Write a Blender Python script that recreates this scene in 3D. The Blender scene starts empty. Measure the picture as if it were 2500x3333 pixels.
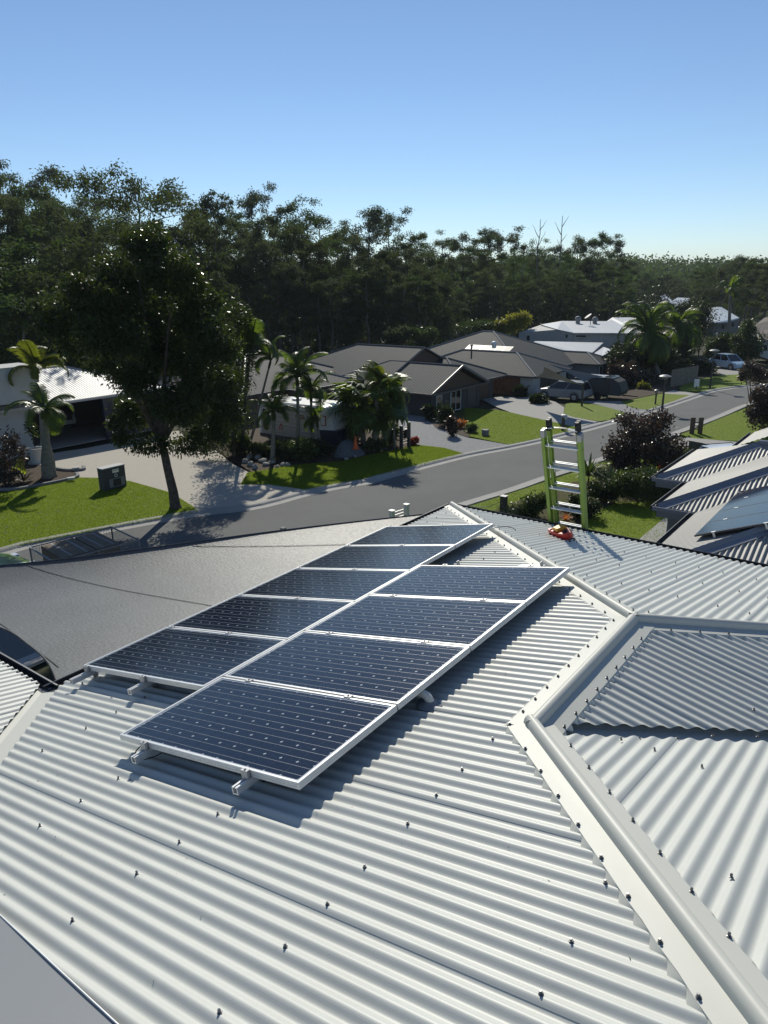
import bpy, bmesh, math, random
import numpy as np
from mathutils import Vector, Matrix
random.seed(7); rng = np.random.default_rng(7)
C = bpy.context.scene.collection
SC = bpy.context.scene

# ---------------------------------------------------------------- camera, light, exposure
HC = 10.8
PITCH, ROLL, FPX = math.radians(17.6726), -0.0117896, 2377.921
_c, _s = math.cos(ROLL), math.sin(ROLL)
_f = Vector((0, math.cos(PITCH), -math.sin(PITCH)))
_u0 = Vector((0, math.sin(PITCH), math.cos(PITCH))); _r0 = Vector((1, 0, 0))
_r = _c * _r0 + _s * _u0; _u = -_s * _r0 + _c * _u0
cam = bpy.data.cameras.new('camera'); camo = bpy.data.objects.new('camera', cam); C.objects.link(camo)
camo.matrix_world = Matrix(((_r.x, _u.x, -_f.x, 0), (_r.y, _u.y, -_f.y, 0), (_r.z, _u.z, -_f.z, HC), (0, 0, 0, 1)))
cam.sensor_fit = 'VERTICAL'; cam.sensor_height = 24.0; cam.lens = 24.0 * FPX / 3333.0
cam.clip_start = 0.05; cam.clip_end = 4000
SC.camera = camo
SUN_EL, SUN_AZ = math.radians(33.0), math.radians(-2.6)
w = bpy.data.worlds.new('World'); SC.world = w; w.use_nodes = True
nt = w.node_tree; bg = nt.nodes['Background']
sky = nt.nodes.new('ShaderNodeTexSky'); sky.sky_type = 'NISHITA'; sky.sun_disc = False
sky.sun_elevation = SUN_EL; sky.sun_rotation = SUN_AZ
sky.altitude = 1500; sky.air_density = 1.0; sky.dust_density = 0.0; sky.ozone_density = 3.6
nt.links.new(sky.outputs[0], bg.inputs[0]); bg.inputs[1].default_value = 0.078
sl = bpy.data.lights.new('sun', 'SUN'); slo = bpy.data.objects.new('sun', sl); C.objects.link(slo)
sl.energy = 3.5; sl.angle = math.radians(0.53); sl.color = (1.0, 0.955, 0.83)
SUND = Vector((math.sin(SUN_AZ) * math.cos(SUN_EL), math.cos(SUN_AZ) * math.cos(SUN_EL), math.sin(SUN_EL)))
slo.rotation_euler = SUND.to_track_quat('Z', 'Y').to_euler()
slo.location = (0, 60, 80)
SC.view_settings.view_transform = 'Standard'; SC.view_settings.look = 'None'
SC.view_settings.exposure = 0.42; SC.view_settings.gamma = 1.0; SC.view_settings.use_curve_mapping = False
SC.render.engine = 'CYCLES'
cy = SC.cycles
cy.max_bounces = 6; cy.diffuse_bounces = 3; cy.glossy_bounces = 3; cy.transmission_bounces = 3; cy.transparent_max_bounces = 6
cy.use_denoising = True; cy.sample_clamp_indirect = 6.0; cy.caustics_reflective = False; cy.caustics_refractive = False

# ---------------------------------------------------------------- placing helpers
SLOPE, Y0 = 0.02, 15.0                       # the street falls gently away from the house
def zg(y): return -SLOPE * max(0.0, min(y, 260.0) - Y0)
def ray(u, v):
    k = 2500 / 1659.0
    a = (u * k - 1250) / FPX; b = (1666.5 - v * k) / FPX
    d = _f + _r * a + _u * b
    return d
def at(u, v, z=0.0):
    d = ray(u, v); t = (z - HC) / d.z; return Vector((d.x * t, d.y * t, z))
def atg(u, v, o=0.0):
    d = ray(u, v); t = (SLOPE * Y0 + o - HC) / (d.z + SLOPE * d.y)
    return Vector((d.x * t, d.y * t, HC + d.z * t))
def atY(u, v, Y):
    d = ray(u, v); t = Y / d.y; return Vector((d.x * t, Y, HC + d.z * t))
def r1(x, y): return x * .336, 597.2 + y * .336
def r2(x, y): return 464.5 + x * .384, 597.2 + y * .384
def r3(x, y): return 995.4 + x * .4, 597.2 + y * .4
def r5(x, y): return 829.5 + x * .5, 398.1 + y * .5
D2 = Vector((0.60226846, 0.79829362, 0)); N2 = Vector((-0.79829362, 0.60226846, 0)); UP = Vector((0, 0, 1))
def W(s, t, z): return D2 * s + N2 * t + UP * z      # house grid: s along the street, t across it
def st(p): return p.dot(D2), p.dot(N2)

# ---------------------------------------------------------------- objects
ORI = {}
def empty(name, loc, label=None, cat=None, group=None):
    o = bpy.data.objects.new(name, None); C.objects.link(o); o.location = loc; o.empty_display_size = .2
    ORI[o.name] = Vector(loc); tag(o, label, cat, group); return o
def tag(o, label=None, cat=None, group=None, kind=None):
    if label: o['label'] = label
    if cat: o['category'] = cat
    if group: o['group'] = group
    if kind: o['kind'] = kind
    return o
class MB:
    def __init__(s): s.v = []; s.f = []; s.uv = None
    def add(s, vs, fs):
        o = len(s.v); s.v += [tuple(p) for p in vs]; s.f += [tuple(i + o for i in f) for f in fs]; return s
    def box(s, c, size, rz=0.0, ax=None, bev=0.0):
        X, Y, Z = ax if ax else (Vector((math.cos(rz), math.sin(rz), 0)), Vector((-math.sin(rz), math.cos(rz), 0)), UP)
        c = Vector(c); hx, hy, hz = [q / 2 for q in size]
        if bev <= 0:
            vs = [c + X * (i * hx) + Y * (j * hy) + Z * (k * hz) for k in (-1, 1) for j in (-1, 1) for i in (-1, 1)]
            return s.add(vs, [(0, 2, 3, 1), (4, 5, 7, 6), (0, 1, 5, 4), (2, 6, 7, 3), (0, 4, 6, 2), (1, 3, 7, 5)])
        b = bev; prof = [(hx - b, hy), (hx, hy - b), (hx, -hy + b), (hx - b, -hy), (-hx + b, -hy), (-hx, -hy + b), (-hx, hy - b), (-hx + b, hy)][::-1]
        lv = [(-hz, b), (-hz + b, 0), (hz - b, 0), (hz, b)]; vs = []
        for z, ins in lv:
            fx = (hx - ins) / hx; fy = (hy - ins) / hy
            vs += [c + X * (p[0] * fx) + Y * (p[1] * fy) + Z * z for p in prof]
        n = 8; fs = [tuple(range(n))[::-1], tuple(range(3 * n, 4 * n))]
        for k in range(3): fs += [(k * n + i, k * n + (i + 1) % n, (k + 1) * n + (i + 1) % n, (k + 1) * n + i) for i in range(n)]
        return s.add(vs, fs)
    def bar(s, a, b, w, h=None, up=UP):
        a = Vector(a); b = Vector(b); h = h or w; z = (b - a); L = z.length
        if L < 1e-6: return s
        z /= L; x = up.cross(z)
        if x.length < 1e-4: x = Vector((1, 0, 0)).cross(z)
        x.normalize(); y = z.cross(x)
        return s.box((a + b) / 2, (w, h, L), ax=(x, y, z))
    def tube(s, pts, rs, n=8, cap=True):
        pts = [Vector(p) for p in pts]
        if not hasattr(rs, '__len__'): rs = [rs] * len(pts)
        vs = []; ref = None
        for i, p in enumerate(pts):
            t = (pts[min(i + 1, len(pts) - 1)] - pts[max(i - 1, 0)]); t.normalize()
            if ref is None:
                ref = t.orthogonal().normalized()
            ref = (ref - t * ref.dot(t)).normalized(); q = t.cross(ref)
            vs += [p + (ref * math.cos(2 * math.pi * k / n) + q * math.sin(2 * math.pi * k / n)) * rs[i] for k in range(n)]
        fs = [(i * n + k, i * n + (k + 1) % n, (i + 1) * n + (k + 1) % n, (i + 1) * n + k) for i in range(len(pts) - 1) for k in range(n)]
        if cap: fs += [tuple(range(n))[::-1], tuple(range((len(pts) - 1) * n, len(pts) * n))]
        return s.add(vs, fs)
    def lathe(s, c, prof, n=16, ax=None):
        c = Vector(c); X, Y, Z = ax if ax else (Vector((1, 0, 0)), Vector((0, 1, 0)), UP)
        vs = [c + (X * math.cos(2 * math.pi * k / n) + Y * math.sin(2 * math.pi * k / n)) * r + Z * z for r, z in prof for k in range(n)]
        fs = [(i * n + k, i * n + (k + 1) % n, (i + 1) * n + (k + 1) % n, (i + 1) * n + k) for i in range(len(prof) - 1) for k in range(n)]
        fs += [tuple(range(n))[::-1], tuple(range((len(prof) - 1) * n, len(prof) * n))]
        return s.add(vs, fs)
    def poly(s, pts): return s.add(pts, [tuple(range(len(pts)))])
    def slab(s, pts, th, dirv=None):
        pts = [Vector(p) for p in pts]; n = len(pts); dv = (dirv or UP) * -th
        # outward top
        nn = Vector((0, 0, 0))
        for i in range(n): nn += (pts[i]).cross(pts[(i + 1) % n])
        if nn.dot(-dv) < 0: pts = pts[::-1]
        return s.add(pts + [p + dv for p in pts], [tuple(range(n)), tuple(range(2 * n - 1, n - 1, -1))] + [(i, i + n, (i + 1) % n + n, (i + 1) % n) for i in range(n)])
    def grid(s, rows):
        m = len(rows[0]); vs = [p for r in rows for p in r]
        return s.add(vs, [(i * m + j, i * m + j + 1, (i + 1) * m + j + 1, (i + 1) * m + j) for i in range(len(rows) - 1) for j in range(m - 1)])
    def build(s, name, mat, parent=None, smooth=False, local=False, origin=None):
        me = bpy.data.meshes.new(name)
        vs = s.v
        if parent is not None and not local:
            o = ORI[parent.name]; vs = [(p[0] - o.x, p[1] - o.y, p[2] - o.z) for p in vs]
        if origin is not None:
            o = Vector(origin); vs = [(p[0] - o.x, p[1] - o.y, p[2] - o.z) for p in vs]
        me.from_pydata(vs, [], s.f); me.materials.append(mat)
        if smooth == True: me.shade_smooth()
        elif smooth: 
            me.shade_smooth(); me.set_sharp_from_angle(angle=math.radians(smooth))
        me.update()
        ob = bpy.data.objects.new(name, me); C.objects.link(ob)
        if parent is not None: ob.parent = parent
        if origin is not None: ob.location = origin
        ORI[ob.name] = ORI[parent.name].copy() if (parent is not None and not local) else Vector(origin or (0, 0, 0))
        return ob
def share(name, mesh, parent, M=None):
    ob = bpy.data.objects.new(name, mesh); C.objects.link(ob); ob.parent = parent
    if M is not None: ob.matrix_local = M
    return ob
KIDS = {}
def dup(o, parent=None):
    c = o.copy(); C.objects.link(c); c.parent = parent
    if 'label' in c and parent is None: pass
    for ch in list(o.children): dup(ch, c)
    return c
def mesh_np(name, verts, nper, mat, parent=None, local=True):
    """verts (k*nper,3): k separate faces of nper corners"""
    v = np.asarray(verts, dtype=np.float32); nv = len(v); k = nv // nper
    me = bpy.data.meshes.new(name); me.vertices.add(nv); me.vertices.foreach_set('co', v.ravel())
    me.loops.add(nv); me.loops.foreach_set('vertex_index', np.arange(nv, dtype=np.int32))
    me.polygons.add(k); me.polygons.foreach_set('loop_start', np.arange(0, nv, nper, dtype=np.int32))
    try: me.polygons.foreach_set('loop_total', np.full(k, nper, dtype=np.int32))
    except Exception: pass
    me.update(calc_edges=True); me.validate(); me.materials.append(mat)
    ob = bpy.data.objects.new(name, me); C.objects.link(ob)
    if parent is not None: ob.parent = parent
    ORI[ob.name] = Vector((0, 0, 0))
    return ob

# ---------------------------------------------------------------- materials
MATS = {}
def mat(name, col, rough=.6, spec=.4, metal=0.0, var=0.0, vs=8.0, bump=0.0, bs=40.0, transl=0.0, tcol=None, coat=0.0, grime=0.0, gs=1.5, gcol=(.2, .19, .17), rand=0.0, detail=4.0, dist=.02):
    if name in MATS: return MATS[name]
    m = bpy.data.materials.new(name); m.use_nodes = True; MATS[name] = m
    t = m.node_tree; N = t.nodes; L = t.links; b = N['Principled BSDF']; out = N['Material Output']
    b.inputs['Base Color'].default_value = (*col, 1); b.inputs['Roughness'].default_value = rough
    b.inputs['Specular IOR Level'].default_value = spec; b.inputs['Metallic'].default_value = metal
    if coat: b.inputs['Coat Weight'].default_value = coat; b.inputs['Coat Roughness'].default_value = .04
    tc = N.new('ShaderNodeTexCoord'); src = None
    def rgb(c):
        n = N.new('ShaderNodeRGB'); n.outputs[0].default_value = (*c, 1); return n.outputs[0]
    cur = None
    if var > 0:
        no = N.new('ShaderNodeTexNoise'); no.inputs['Scale'].default_value = vs; no.inputs['Detail'].default_value = detail; no.inputs['Roughness'].default_value = .65
        L.new(tc.outputs['Object'], no.inputs['Vector'])
        mr = N.new('ShaderNodeMapRange'); mr.inputs[1].default_value = .3; mr.inputs[2].default_value = .7; mr.inputs[3].default_value = 1 - var; mr.inputs[4].default_value = 1 + var
        L.new(no.outputs[0], mr.inputs[0])
        mx = N.new('ShaderNodeVectorMath'); mx.operation = 'SCALE'; L.new(rgb(col), mx.inputs[0]); L.new(mr.outputs[0], mx.inputs['Scale']); cur = mx.outputs[0]
    if rand > 0:
        oi = N.new('ShaderNodeNewGeometry')
        mr = N.new('ShaderNodeMapRange'); mr.inputs[3].default_value = 1 - rand; mr.inputs[4].default_value = 1 + rand
        L.new(oi.outputs['Random Per Island'], mr.inputs[0])
        mx = N.new('ShaderNodeVectorMath'); mx.operation = 'SCALE'; L.new(cur if cur else rgb(col), mx.inputs[0]); L.new(mr.outputs[0], mx.inputs['Scale']); cur = mx.outputs[0]
    if grime > 0:
        no = N.new('ShaderNodeTexNoise'); no.inputs['Scale'].default_value = gs; no.inputs['Detail'].default_value = 7; no.inputs['Roughness'].default_value = .7
        L.new(tc.outputs['Object'], no.inputs['Vector'])
        mr = N.new('ShaderNodeMapRange'); mr.inputs[1].default_value = .45; mr.inputs[2].default_value = .75; mr.inputs[3].default_value = 0; mr.inputs[4].default_value = grime
        L.new(no.outputs[0], mr.inputs[0])
        mx = N.new('ShaderNodeMix'); mx.data_type = 'RGBA'; L.new(mr.outputs[0], mx.inputs[0]); L.new(cur if cur else rgb(col), mx.inputs[6]); mx.inputs[7].default_value = (*gcol, 1); cur = mx.outputs[2]
    if cur: L.new(cur, b.inputs['Base Color'])
    if bump > 0:
        no = N.new('ShaderNodeTexNoise'); no.inputs['Scale'].default_value = bs; no.inputs['Detail'].default_value = 5
        L.new(tc.outputs['Object'], no.inputs['Vector']); bp = N.new('ShaderNodeBump'); bp.inputs['Strength'].default_value = bump; bp.inputs['Distance'].default_value = dist
        L.new(no.outputs[0], bp.inputs['Height']); L.new(bp.outputs[0], b.inputs['Normal'])
    if transl > 0:
        tr = N.new('ShaderNodeBsdfTranslucent'); tr.inputs[0].default_value = (*(tcol or col), 1)
        ms = N.new('ShaderNodeMixShader'); ms.inputs[0].default_value = transl
        L.new(b.outputs[0], ms.inputs[1]); L.new(tr.outputs[0], ms.inputs[2]); L.new(ms.outputs[0], out.inputs[0])
    return m
def ribmat(name, col, rough, direction, pitch=.19, strength=.5, var=.08):
    """sheet-metal roof too far off to model each rib: ribs as fine relief along a world direction"""
    m = mat(name, col, rough, .06 if sum(col) < .6 else .3, var=var, vs=1.2)
    t = m.node_tree; N = t.nodes; L = t.links; b = N['Principled BSDF']
    g = N.new('ShaderNodeNewGeometry'); dp = N.new('ShaderNodeVectorMath'); dp.operation = 'DOT_PRODUCT'
    L.new(g.outputs['Position'], dp.inputs[0]); dp.inputs[1].default_value = direction * (2 * math.pi / pitch)
    sn = N.new('ShaderNodeMath'); sn.operation = 'SINE'; L.new(dp.outputs['Value'], sn.inputs[0])
    bp = N.new('ShaderNodeBump'); bp.inputs['Strength'].default_value = strength; bp.inputs['Distance'].default_value = .03
    L.new(sn.outputs[0], bp.inputs['Height']); L.new(bp.outputs[0], b.inputs['Normal'])
    return m
M_roof = mat('cream_roof_paint', (.535, .545, .508), .45, .3, var=.03, vs=.9, grime=.20, gs=2.2, gcol=(.42, .40, .35), bump=.03, bs=14)
M_cap = mat('cream_cap_paint', (.515, .515, .465), .48, .28, grime=.16, gs=3.0, gcol=(.50, .47, .40), bump=.05, bs=6)
M_screw = mat('galvanised_screw', (.16, .16, .165), .4, .5, metal=.7)
M_gutter = mat('dark_gutter_paint', (.055, .06, .068), .4, .5, var=.1)
M_alu = mat('anodised_aluminium', (.72, .72, .70), .38, .5, metal=.35, var=.05, vs=20)
M_alu_dk = mat('weathered_aluminium', (.42, .42, .42), .45, .5, metal=.4)
M_cell = mat('silicon_cell', (.0055, .0078, .0195), .14, .30, var=.15, vs=3)
M_back = mat('panel_backsheet', (.38, .41, .46), .25, .4)
M_bus = mat('silver_busbar', (.42, .44, .47), .35, .4, metal=.2)
M_cable = mat('black_cable', (.015, .015, .016), .45)
M_pvc = mat('white_pvc', (.60, .59, .54), .4, grime=.2)
M_lead = mat('grey_flashing', (.22, .23, .24), .5, metal=.3)
M_grey = mat('grey_sheet_steel', (.29, .295, .295), .42, .3, metal=.15, grime=.22, gs=2.5, gcol=(.26, .27, .28))
M_lime = mat('lime_fibreglass', (.26, .375, .07), .42, .45, var=.08, vs=6, grime=.12, gcol=(.12, .2, .05))
M_rung = mat('ladder_rung_aluminium', (.78, .78, .76), .32, .5, metal=.5)
M_black = mat('black_plastic', (.014, .014, .015), .5)
M_white = mat('white_plastic', (.75, .75, .73), .4)
M_red = mat('red_plastic', (.50, .018, .010), .38, .5, var=.1)
M_yel = mat('amber_plastic', (.70, .33, .03), .38)
M_asph = mat('asphalt', (.150, .152, .148), .9, .12, var=.22, vs=90, grime=.8, gs=.22, gcol=(.112, .113, .111), bump=.35, bs=160, detail=6)
M_conc = mat('concrete_kerb', (.34, .33, .31), .85, .25, var=.15, vs=30, grime=.45, gs=1.2, gcol=(.19, .185, .17), bump=.2, bs=60)
M_agg = mat('exposed_aggregate', (.42, .385, .33), .9, .2, var=.32, vs=26, bump=.35, bs=60, detail=8)
M_drive = mat('concrete_drive', (.33, .32, .30), .9, .2, var=.22, vs=14, bump=.25, bs=60, detail=8)
M_gravel = mat('grey_gravel', (.235, .235, .24), .95, .2, var=.42, vs=12, bump=.6, bs=25, detail=8)
M_mulch = mat('bark_mulch', (.062, .044, .030), .95, .2, var=.55, vs=22, bump=.8, bs=40, detail=8)
M_soil = mat('leaf_litter', (.035, .037, .018), .95, .2, var=.4, vs=1.4, bump=.5, bs=4)
M_grass = mat('lawn_turf', (.135, .19, .015), .85, .12, var=.30, vs=5, grime=.65, gs=.30, gcol=(.20, .215, .032), bump=.9, bs=26, detail=8, dist=.05)
M_blade = mat('grass_blade', (.13, .185, .015), .6, .15, transl=.5, tcol=(.25, .34, .025), rand=.35)
M_bark = mat('rough_bark', (.085, .07, .055), .9, .2, var=.45, vs=5, bump=.9, bs=16, dist=.05)
M_gumbark = mat('gum_bark', (.13, .115, .10), .85, .2, var=.5, vs=1.2, bump=.6, bs=6, dist=.05)
M_dead = mat('dead_wood', (.17, .15, .13), .9, .2, var=.3)
M_leaf = mat('street_tree_leaf', (.026, .042, .013), .38, .17, transl=.2, tcol=(.12, .17, .02), rand=.45)
M_gum = [mat('gum_leaf_%s' % n, c, .75, .06, transl=.30, tcol=tc, rand=.4) for n, c, tc in (
    ('olive', (.048, .066, .026), (.115, .15, .038)), ('green', (.040, .067, .024), (.105, .16, .034)), ('grey', (.056, .073, .040), (.115, .145, .052)))]
M_bush = mat('bush_leaf', (.046, .074, .020), .45, .35, transl=.25, tcol=(.09, .14, .02), rand=.4)
M_bushd = mat('dark_bush_leaf', (.028, .044, .016), .5, .25, transl=.2, tcol=(.06, .09, .015), rand=.4)
M_purp = mat('bronze_leaf', (.046, .040, .030), .35, .4, transl=.2, tcol=(.12, .07, .045), rand=.5)
M_varie = mat('variegated_leaf', (.26, .28, .15), .4, .5, transl=.3, tcol=(.30, .34, .12), rand=.4)
M_frond = mat('palm_frond', (.046, .078, .016), .42, .3, transl=.40, tcol=(.17, .255, .022), rand=.3)
M_frondy = mat('yellow_palm_frond', (.08, .105, .016), .42, .3, transl=.42, tcol=(.27, .31, .025), rand=.3)
M_pstem = mat('palm_stem', (.20, .19, .16), .8, .2, var=.3, vs=6, bump=.5, bs=12)
M_lime_leaf = mat('lime_leaf', (.13, .18, .02), .4, .4, transl=.5, tcol=(.45, .50, .04))
M_yleaf = mat('yellow_leaf', (.16, .16, .025), .5, .2, transl=.4, tcol=(.36, .36, .04), rand=.35)
M_redleaf = mat('red_leaf', (.20, .03, .018), .4, .4, transl=.3, tcol=(.5, .08, .03), rand=.35)
M_orange = mat('orange_leaf', (.40, .15, .04), .45, transl=.3, tcol=(.7, .25, .05))
M_stone = mat('pale_stone', (.27, .265, .25), .85, .2, var=.3, vs=5, bump=.5)
M_wallw = mat('white_render', (.50, .50, .48), .8, .2, var=.06, vs=2)
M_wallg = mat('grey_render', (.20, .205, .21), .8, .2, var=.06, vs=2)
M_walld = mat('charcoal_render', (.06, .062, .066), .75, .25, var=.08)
M_brick = mat('brown_brick', (.12, .095, .078), .9, .2, var=.25, vs=9)
M_brownw = mat('brown_cladding', (.10, .068, .050), .75, .25, var=.18)
M_timber = mat('red_timber', (.20, .095, .055), .7, .3, var=.35, vs=3)
M_fence = mat('weathered_timber', (.20, .175, .145), .9, .2, var=.35, vs=4)
M_glass = mat('window_glass', (.012, .014, .017), .06, .6)
M_frame = mat('white_frame', (.68, .68, .67), .5)
M_garage = mat('garage_door_paint', (.045, .047, .052), .5, var=.05)
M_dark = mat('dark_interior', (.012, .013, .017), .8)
M_navy = mat('navy_paint', (.012, .018, .05), .35, .5, coat=.4)
M_carw = mat('white_car_paint', (.72, .73, .74), .3, .5, coat=.6)
M_carb = mat('pale_blue_car_paint', (.42, .55, .68), .3, .5, coat=.6)
M_carg = mat('green_car_paint', (.075, .19, .055), .28, .5, metal=.3, coat=.8)
M_tyre = mat('tyre_rubber', (.014, .014, .014), .8)
M_rim = mat('alloy_rim', (.45, .45, .46), .35, metal=.6)
M_tail = mat('tail_light_red', (.35, .01, .01), .25, coat=.5)
M_lens = mat('headlight_lens', (.6, .62, .64), .15, coat=.6)
M_galv = mat('galvanised_steel', (.22, .225, .23), .5, metal=.4, var=.2)
M_card = mat('brown_cardboard', (.17, .135, .10), .85, .2, var=.12, vs=3)
M_ink = mat('printing_ink', (.03, .028, .026), .8)
M_tarp = mat('grey_tarp', (.10, .115, .125), .6, .35, var=.25, bump=.8, bs=4)
M_cone = mat('orange_cone', (.75, .13, .02), .5)
M_post = mat('dark_post_paint', (.045, .042, .040), .6, var=.15)
M_sail = None
# ================================================================ the near house and its corrugated roof
TA = 0.2122; AL = math.atan(TA)
ZA = HC - 2.2485; ZE = ZA - 3.795 * TA
SA, TA_, SB, SF, TF = 4.655, 1.375, 3.097, 8.45, 5.17      # ridge ends A, B and far eave corner
z1 = lambda s, t: ZA - (t - TA_) * TA
z2 = lambda s, t: ZA - (s - SA) * TA
z4 = lambda s, t: ZA - (TA_ - t) * TA
z5 = lambda s, t: ZA - (s - SB) * TA
z6 = lambda s, t: ZE + (2.44 - s) * TA
PIT, AMP = 0.0762, 0.0085
def clip(poly, axis, c):
    xs = []
    n = len(poly)
    for i in range(n):
        a, b = poly[i], poly[(i + 1) % n]
        da, db = a[axis] - c, b[axis] - c
        if (da <= 0 < db) or (db <= 0 < da):
            f = da / (da - db); xs.append(a[1 - axis] + f * (b[1 - axis] - a[1 - axis]))
    if len(xs) < 2: return None
    return min(xs), max(xs)
def corr(mb, poly, cross, zf, c0, c1, phase, pit=PIT, amp=AMP, npp=10, lift=0.0, th=0.0):
    """corrugated sheet between cross positions c0..c1 (cross: 0 = s, 1 = t)"""
    k0 = math.floor((c0 - phase) / pit * npp); k1 = math.ceil((c1 - phase) / pit * npp)
    prev = None; strips = []
    cs = [c0] + [phase + k * pit / npp for k in range(k0, k1 + 1) if c0 < phase + k * pit / npp < c1] + [c1]
    for c in cs:
        iv = clip(poly, cross, c)
        if iv is None or iv[1] - iv[0] < .004: 
            if len(strips) and strips[-1]: strips.append([])
            continue
        if not strips: strips.append([])
        h = amp * math.cos(2 * math.pi * (c - phase) / pit) + lift * (1 - (c - c0) / max(c1 - c0, 1e-6))
        row = []
        for q in (iv[0], iv[1]):
            s, t = (c, q) if cross == 0 else (q, c)
            row.append(W(s, t, zf(s, t) + h))
        strips[-1].append(row)
    for S in strips:
        if len(S) > 1: mb.grid(S)
    return mb

house = empty('near_house', W(4, 2, 0), 'house under the viewer with a cream corrugated hip roof and rolled ridge caps', 'house')
P1 = [(8.47, 5.19), (SA, TA_), (SB, TA_), (-1.5, -3.222), (-1.5, 1.10), (2.56, 5.19)]
P2 = [(8.47, 5.19), (8.47, -2.44), (SA, TA_)]
P4 = [(SA, TA_), (8.45, -2.42), (6.96, -2.42), (SB + .09, TA_ - .02)]
P5 = [(SB - .005, TA_ - .085), (6.83, -2.44), (6.892, -7), (-1.5, -7), (-1.5, -3.222)]
P6 = [(2.46, 9.5), (-1.5, 9.5), (-1.5, 1.36), (2.46, 5.32)]
def sheets(poly, cross, zf, lap, k0, k1):
    for k in range(k0, k1):
        mb = MB(); a = lap + .762 * k
        corr(mb, poly, cross, zf, a - .022, a + .762 + .03, lap, lift=.0016)
        if mb.v: mb.build('roof_sheet', M_roof, house, smooth=True)
sheets(P1, 0, z1, 1.605, -5, 9)
sheets(P2, 1, z2, 1.585, -6, 5)
sheets(P4, 0, z4, 1.605, 1, 9)
sheets(P5, 1, z5, 0.80, -10, 1)
sheets(P6, 1, z6, 5.0, -5, 6)

NOI = [random.uniform(-1, 1) for _ in range(400)]
def cap(p0, p1, dA, zA_, dB, zB_, lift, width=.122, seg=.11, jag=True, phA=None, phB=None, r=.033):
    """ridge capping: two flanges and a rolled crest along p0..p1 (s, t)"""
    mb = MB(); sk = MB(); L = math.hypot(p1[0] - p0[0], p1[1] - p0[1]); n = max(2, int(L / seg)); rows = []
    cr = AMP + .002 + lift
    for i in range(n + 1):
        f = i / n; s = p0[0] + (p1[0] - p0[0]) * f; t = p0[1] + (p1[1] - p0[1]) * f
        wob = NOI[(i * 7 + int(p0[0] * 31)) % 400] * .0012; wob2 = NOI[(i * 5 + 13) % 400] * .002
        row = []
        for d_, zf, sg in ((dA, zA_, 1), (dB, zB_, -1)):
            pts = []
            for x, e in ((width + wob2, 0), (width * .7, .5 * wob), (.05, wob), (.036, .001)):
                ss, tt = s + d_[0] * x, t + d_[1] * x
                pts.append(W(ss, tt, zf(ss, tt) + cr + e))
            row.append(pts)
        zc = (zA_(s, t) + zB_(s, t)) / 2 + cr + .010
        arc = []
        for a in (168, 150, 125, 100, 80, 55, 30, 12):
            x = r * math.cos(math.radians(a)); z = zc + r * math.sin(math.radians(a))
            dd = dA if x < 0 else dB; ax = abs(x)
            arc.append(W(s + dd[0] * ax, t + dd[1] * ax, z))
        rows.append(row[0] + arc + row[1][::-1])
    mb.grid(rows)
    o = mb.build('ridge_cap', M_cap, house, smooth=32)
    # scribed lip: the flange edge is dressed down into the corrugations
    for d_, zf, ph, cross in ((dA, zA_, phA, 0), (dB, zB_, phB, 1)):
        if ph is None: continue
        pos, cross = ph
        m = int(L / .0075); rr = []
        for i in range(m + 1):
            f = i / m; s = p0[0] + (p1[0] - p0[0]) * f + d_[0] * width; t = p0[1] + (p1[1] - p0[1]) * f + d_[1] * width
            c = s if cross == 0 else t
            h = AMP * math.cos(2 * math.pi * (c - pos) / PIT); dep = (AMP - h) / (2 * AMP)
            o2 = .022 * dep + .001
            rr.append([W(s, t, zf(s, t) + cr), W(s + d_[0] * o2, t + d_[1] * o2, zf(s, t) + h + .0015 - .0 * dep)])
        sk.grid(rr)
    if sk.v: sk.build('scribed_lip', M_cap, house, smooth=False)
    return o
q2_ = math.sqrt(.5)
cap((8.47, 5.19), (SA - .02, TA_ - .02), (-q2_, q2_), z1, (q2_, -q2_), z2, .000, phA=(1.605, 0), phB=(1.585, 1))
cap((8.45, -2.42), (SA - .02, TA_ + .02), (q2_, q2_), z2, (-q2_, -q2_), z4, .000, phA=(1.585, 1), phB=(1.605, 0))
cap((SB - .02, TA_), (SA + .03, TA_), (0, 1), z1, (0, -1), z4, .003, width=.138, phA=(1.605, 0), phB=(1.605, 0))
cap((SB + .035, TA_ + .035), (-1.5, -3.222), (-q2_, q2_), z1, (q2_, -q2_), z5, .006, phA=(1.605, 0), phB=(.80, 1))
# valley trays, gutters, fascia, walls
mb = MB()
for wd, dz in ((.16, .004),):
    a0 = (SB + .02, TA_ - .02); a1 = (6.95, -2.46)
    rows = []
    for s, t in (a0, a1):
        zc = z5(s, t) - .030
        rows.append([W(s + .13, t + .13, zc + .022), W(s + .045, t + .045, zc), W(s - .045, t - .045, zc), W(s - .13, t - .13, zc + .022)])
    mb.grid(rows)
mb.build('valley_tray', M_cap, house)
mb = MB(); rows = []
for s in (2.50, -1.5):
    t = s + 2.73; zc = z6(s, t) - .012
    rows.append([W(s + .12, t - .12, zc + .02), W(s + .035, t - .035, zc), W(s - .035, t + .035, zc), W(s - .12, t + .12, zc + .02)])
mb.grid(rows); mb.build('valley_tray', M_cap, house)
def gutter(par, a, b, out, z, m=None, w=.085, h=.10, name='gutter', zf=None):
    """open gutter from a to b (s,t), out = outward unit (s,t)"""
    prof = [(0, -.01), (0, -h), (w, -h), (w, -.005), (w - .018, 0.0), (w - .018, -.012), (w - .006, -.018), (w - .006, -h + .008), (.008, -h + .008), (.008, -.01)]
    mb = MB(); rows = []
    for s, t in (a, b): rows.append([W(s + out[0] * x, t + out[1] * x, z + dz) for x, dz in prof])
    mb.grid(rows); return mb.build(name, m or M_gutter, par)
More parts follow.
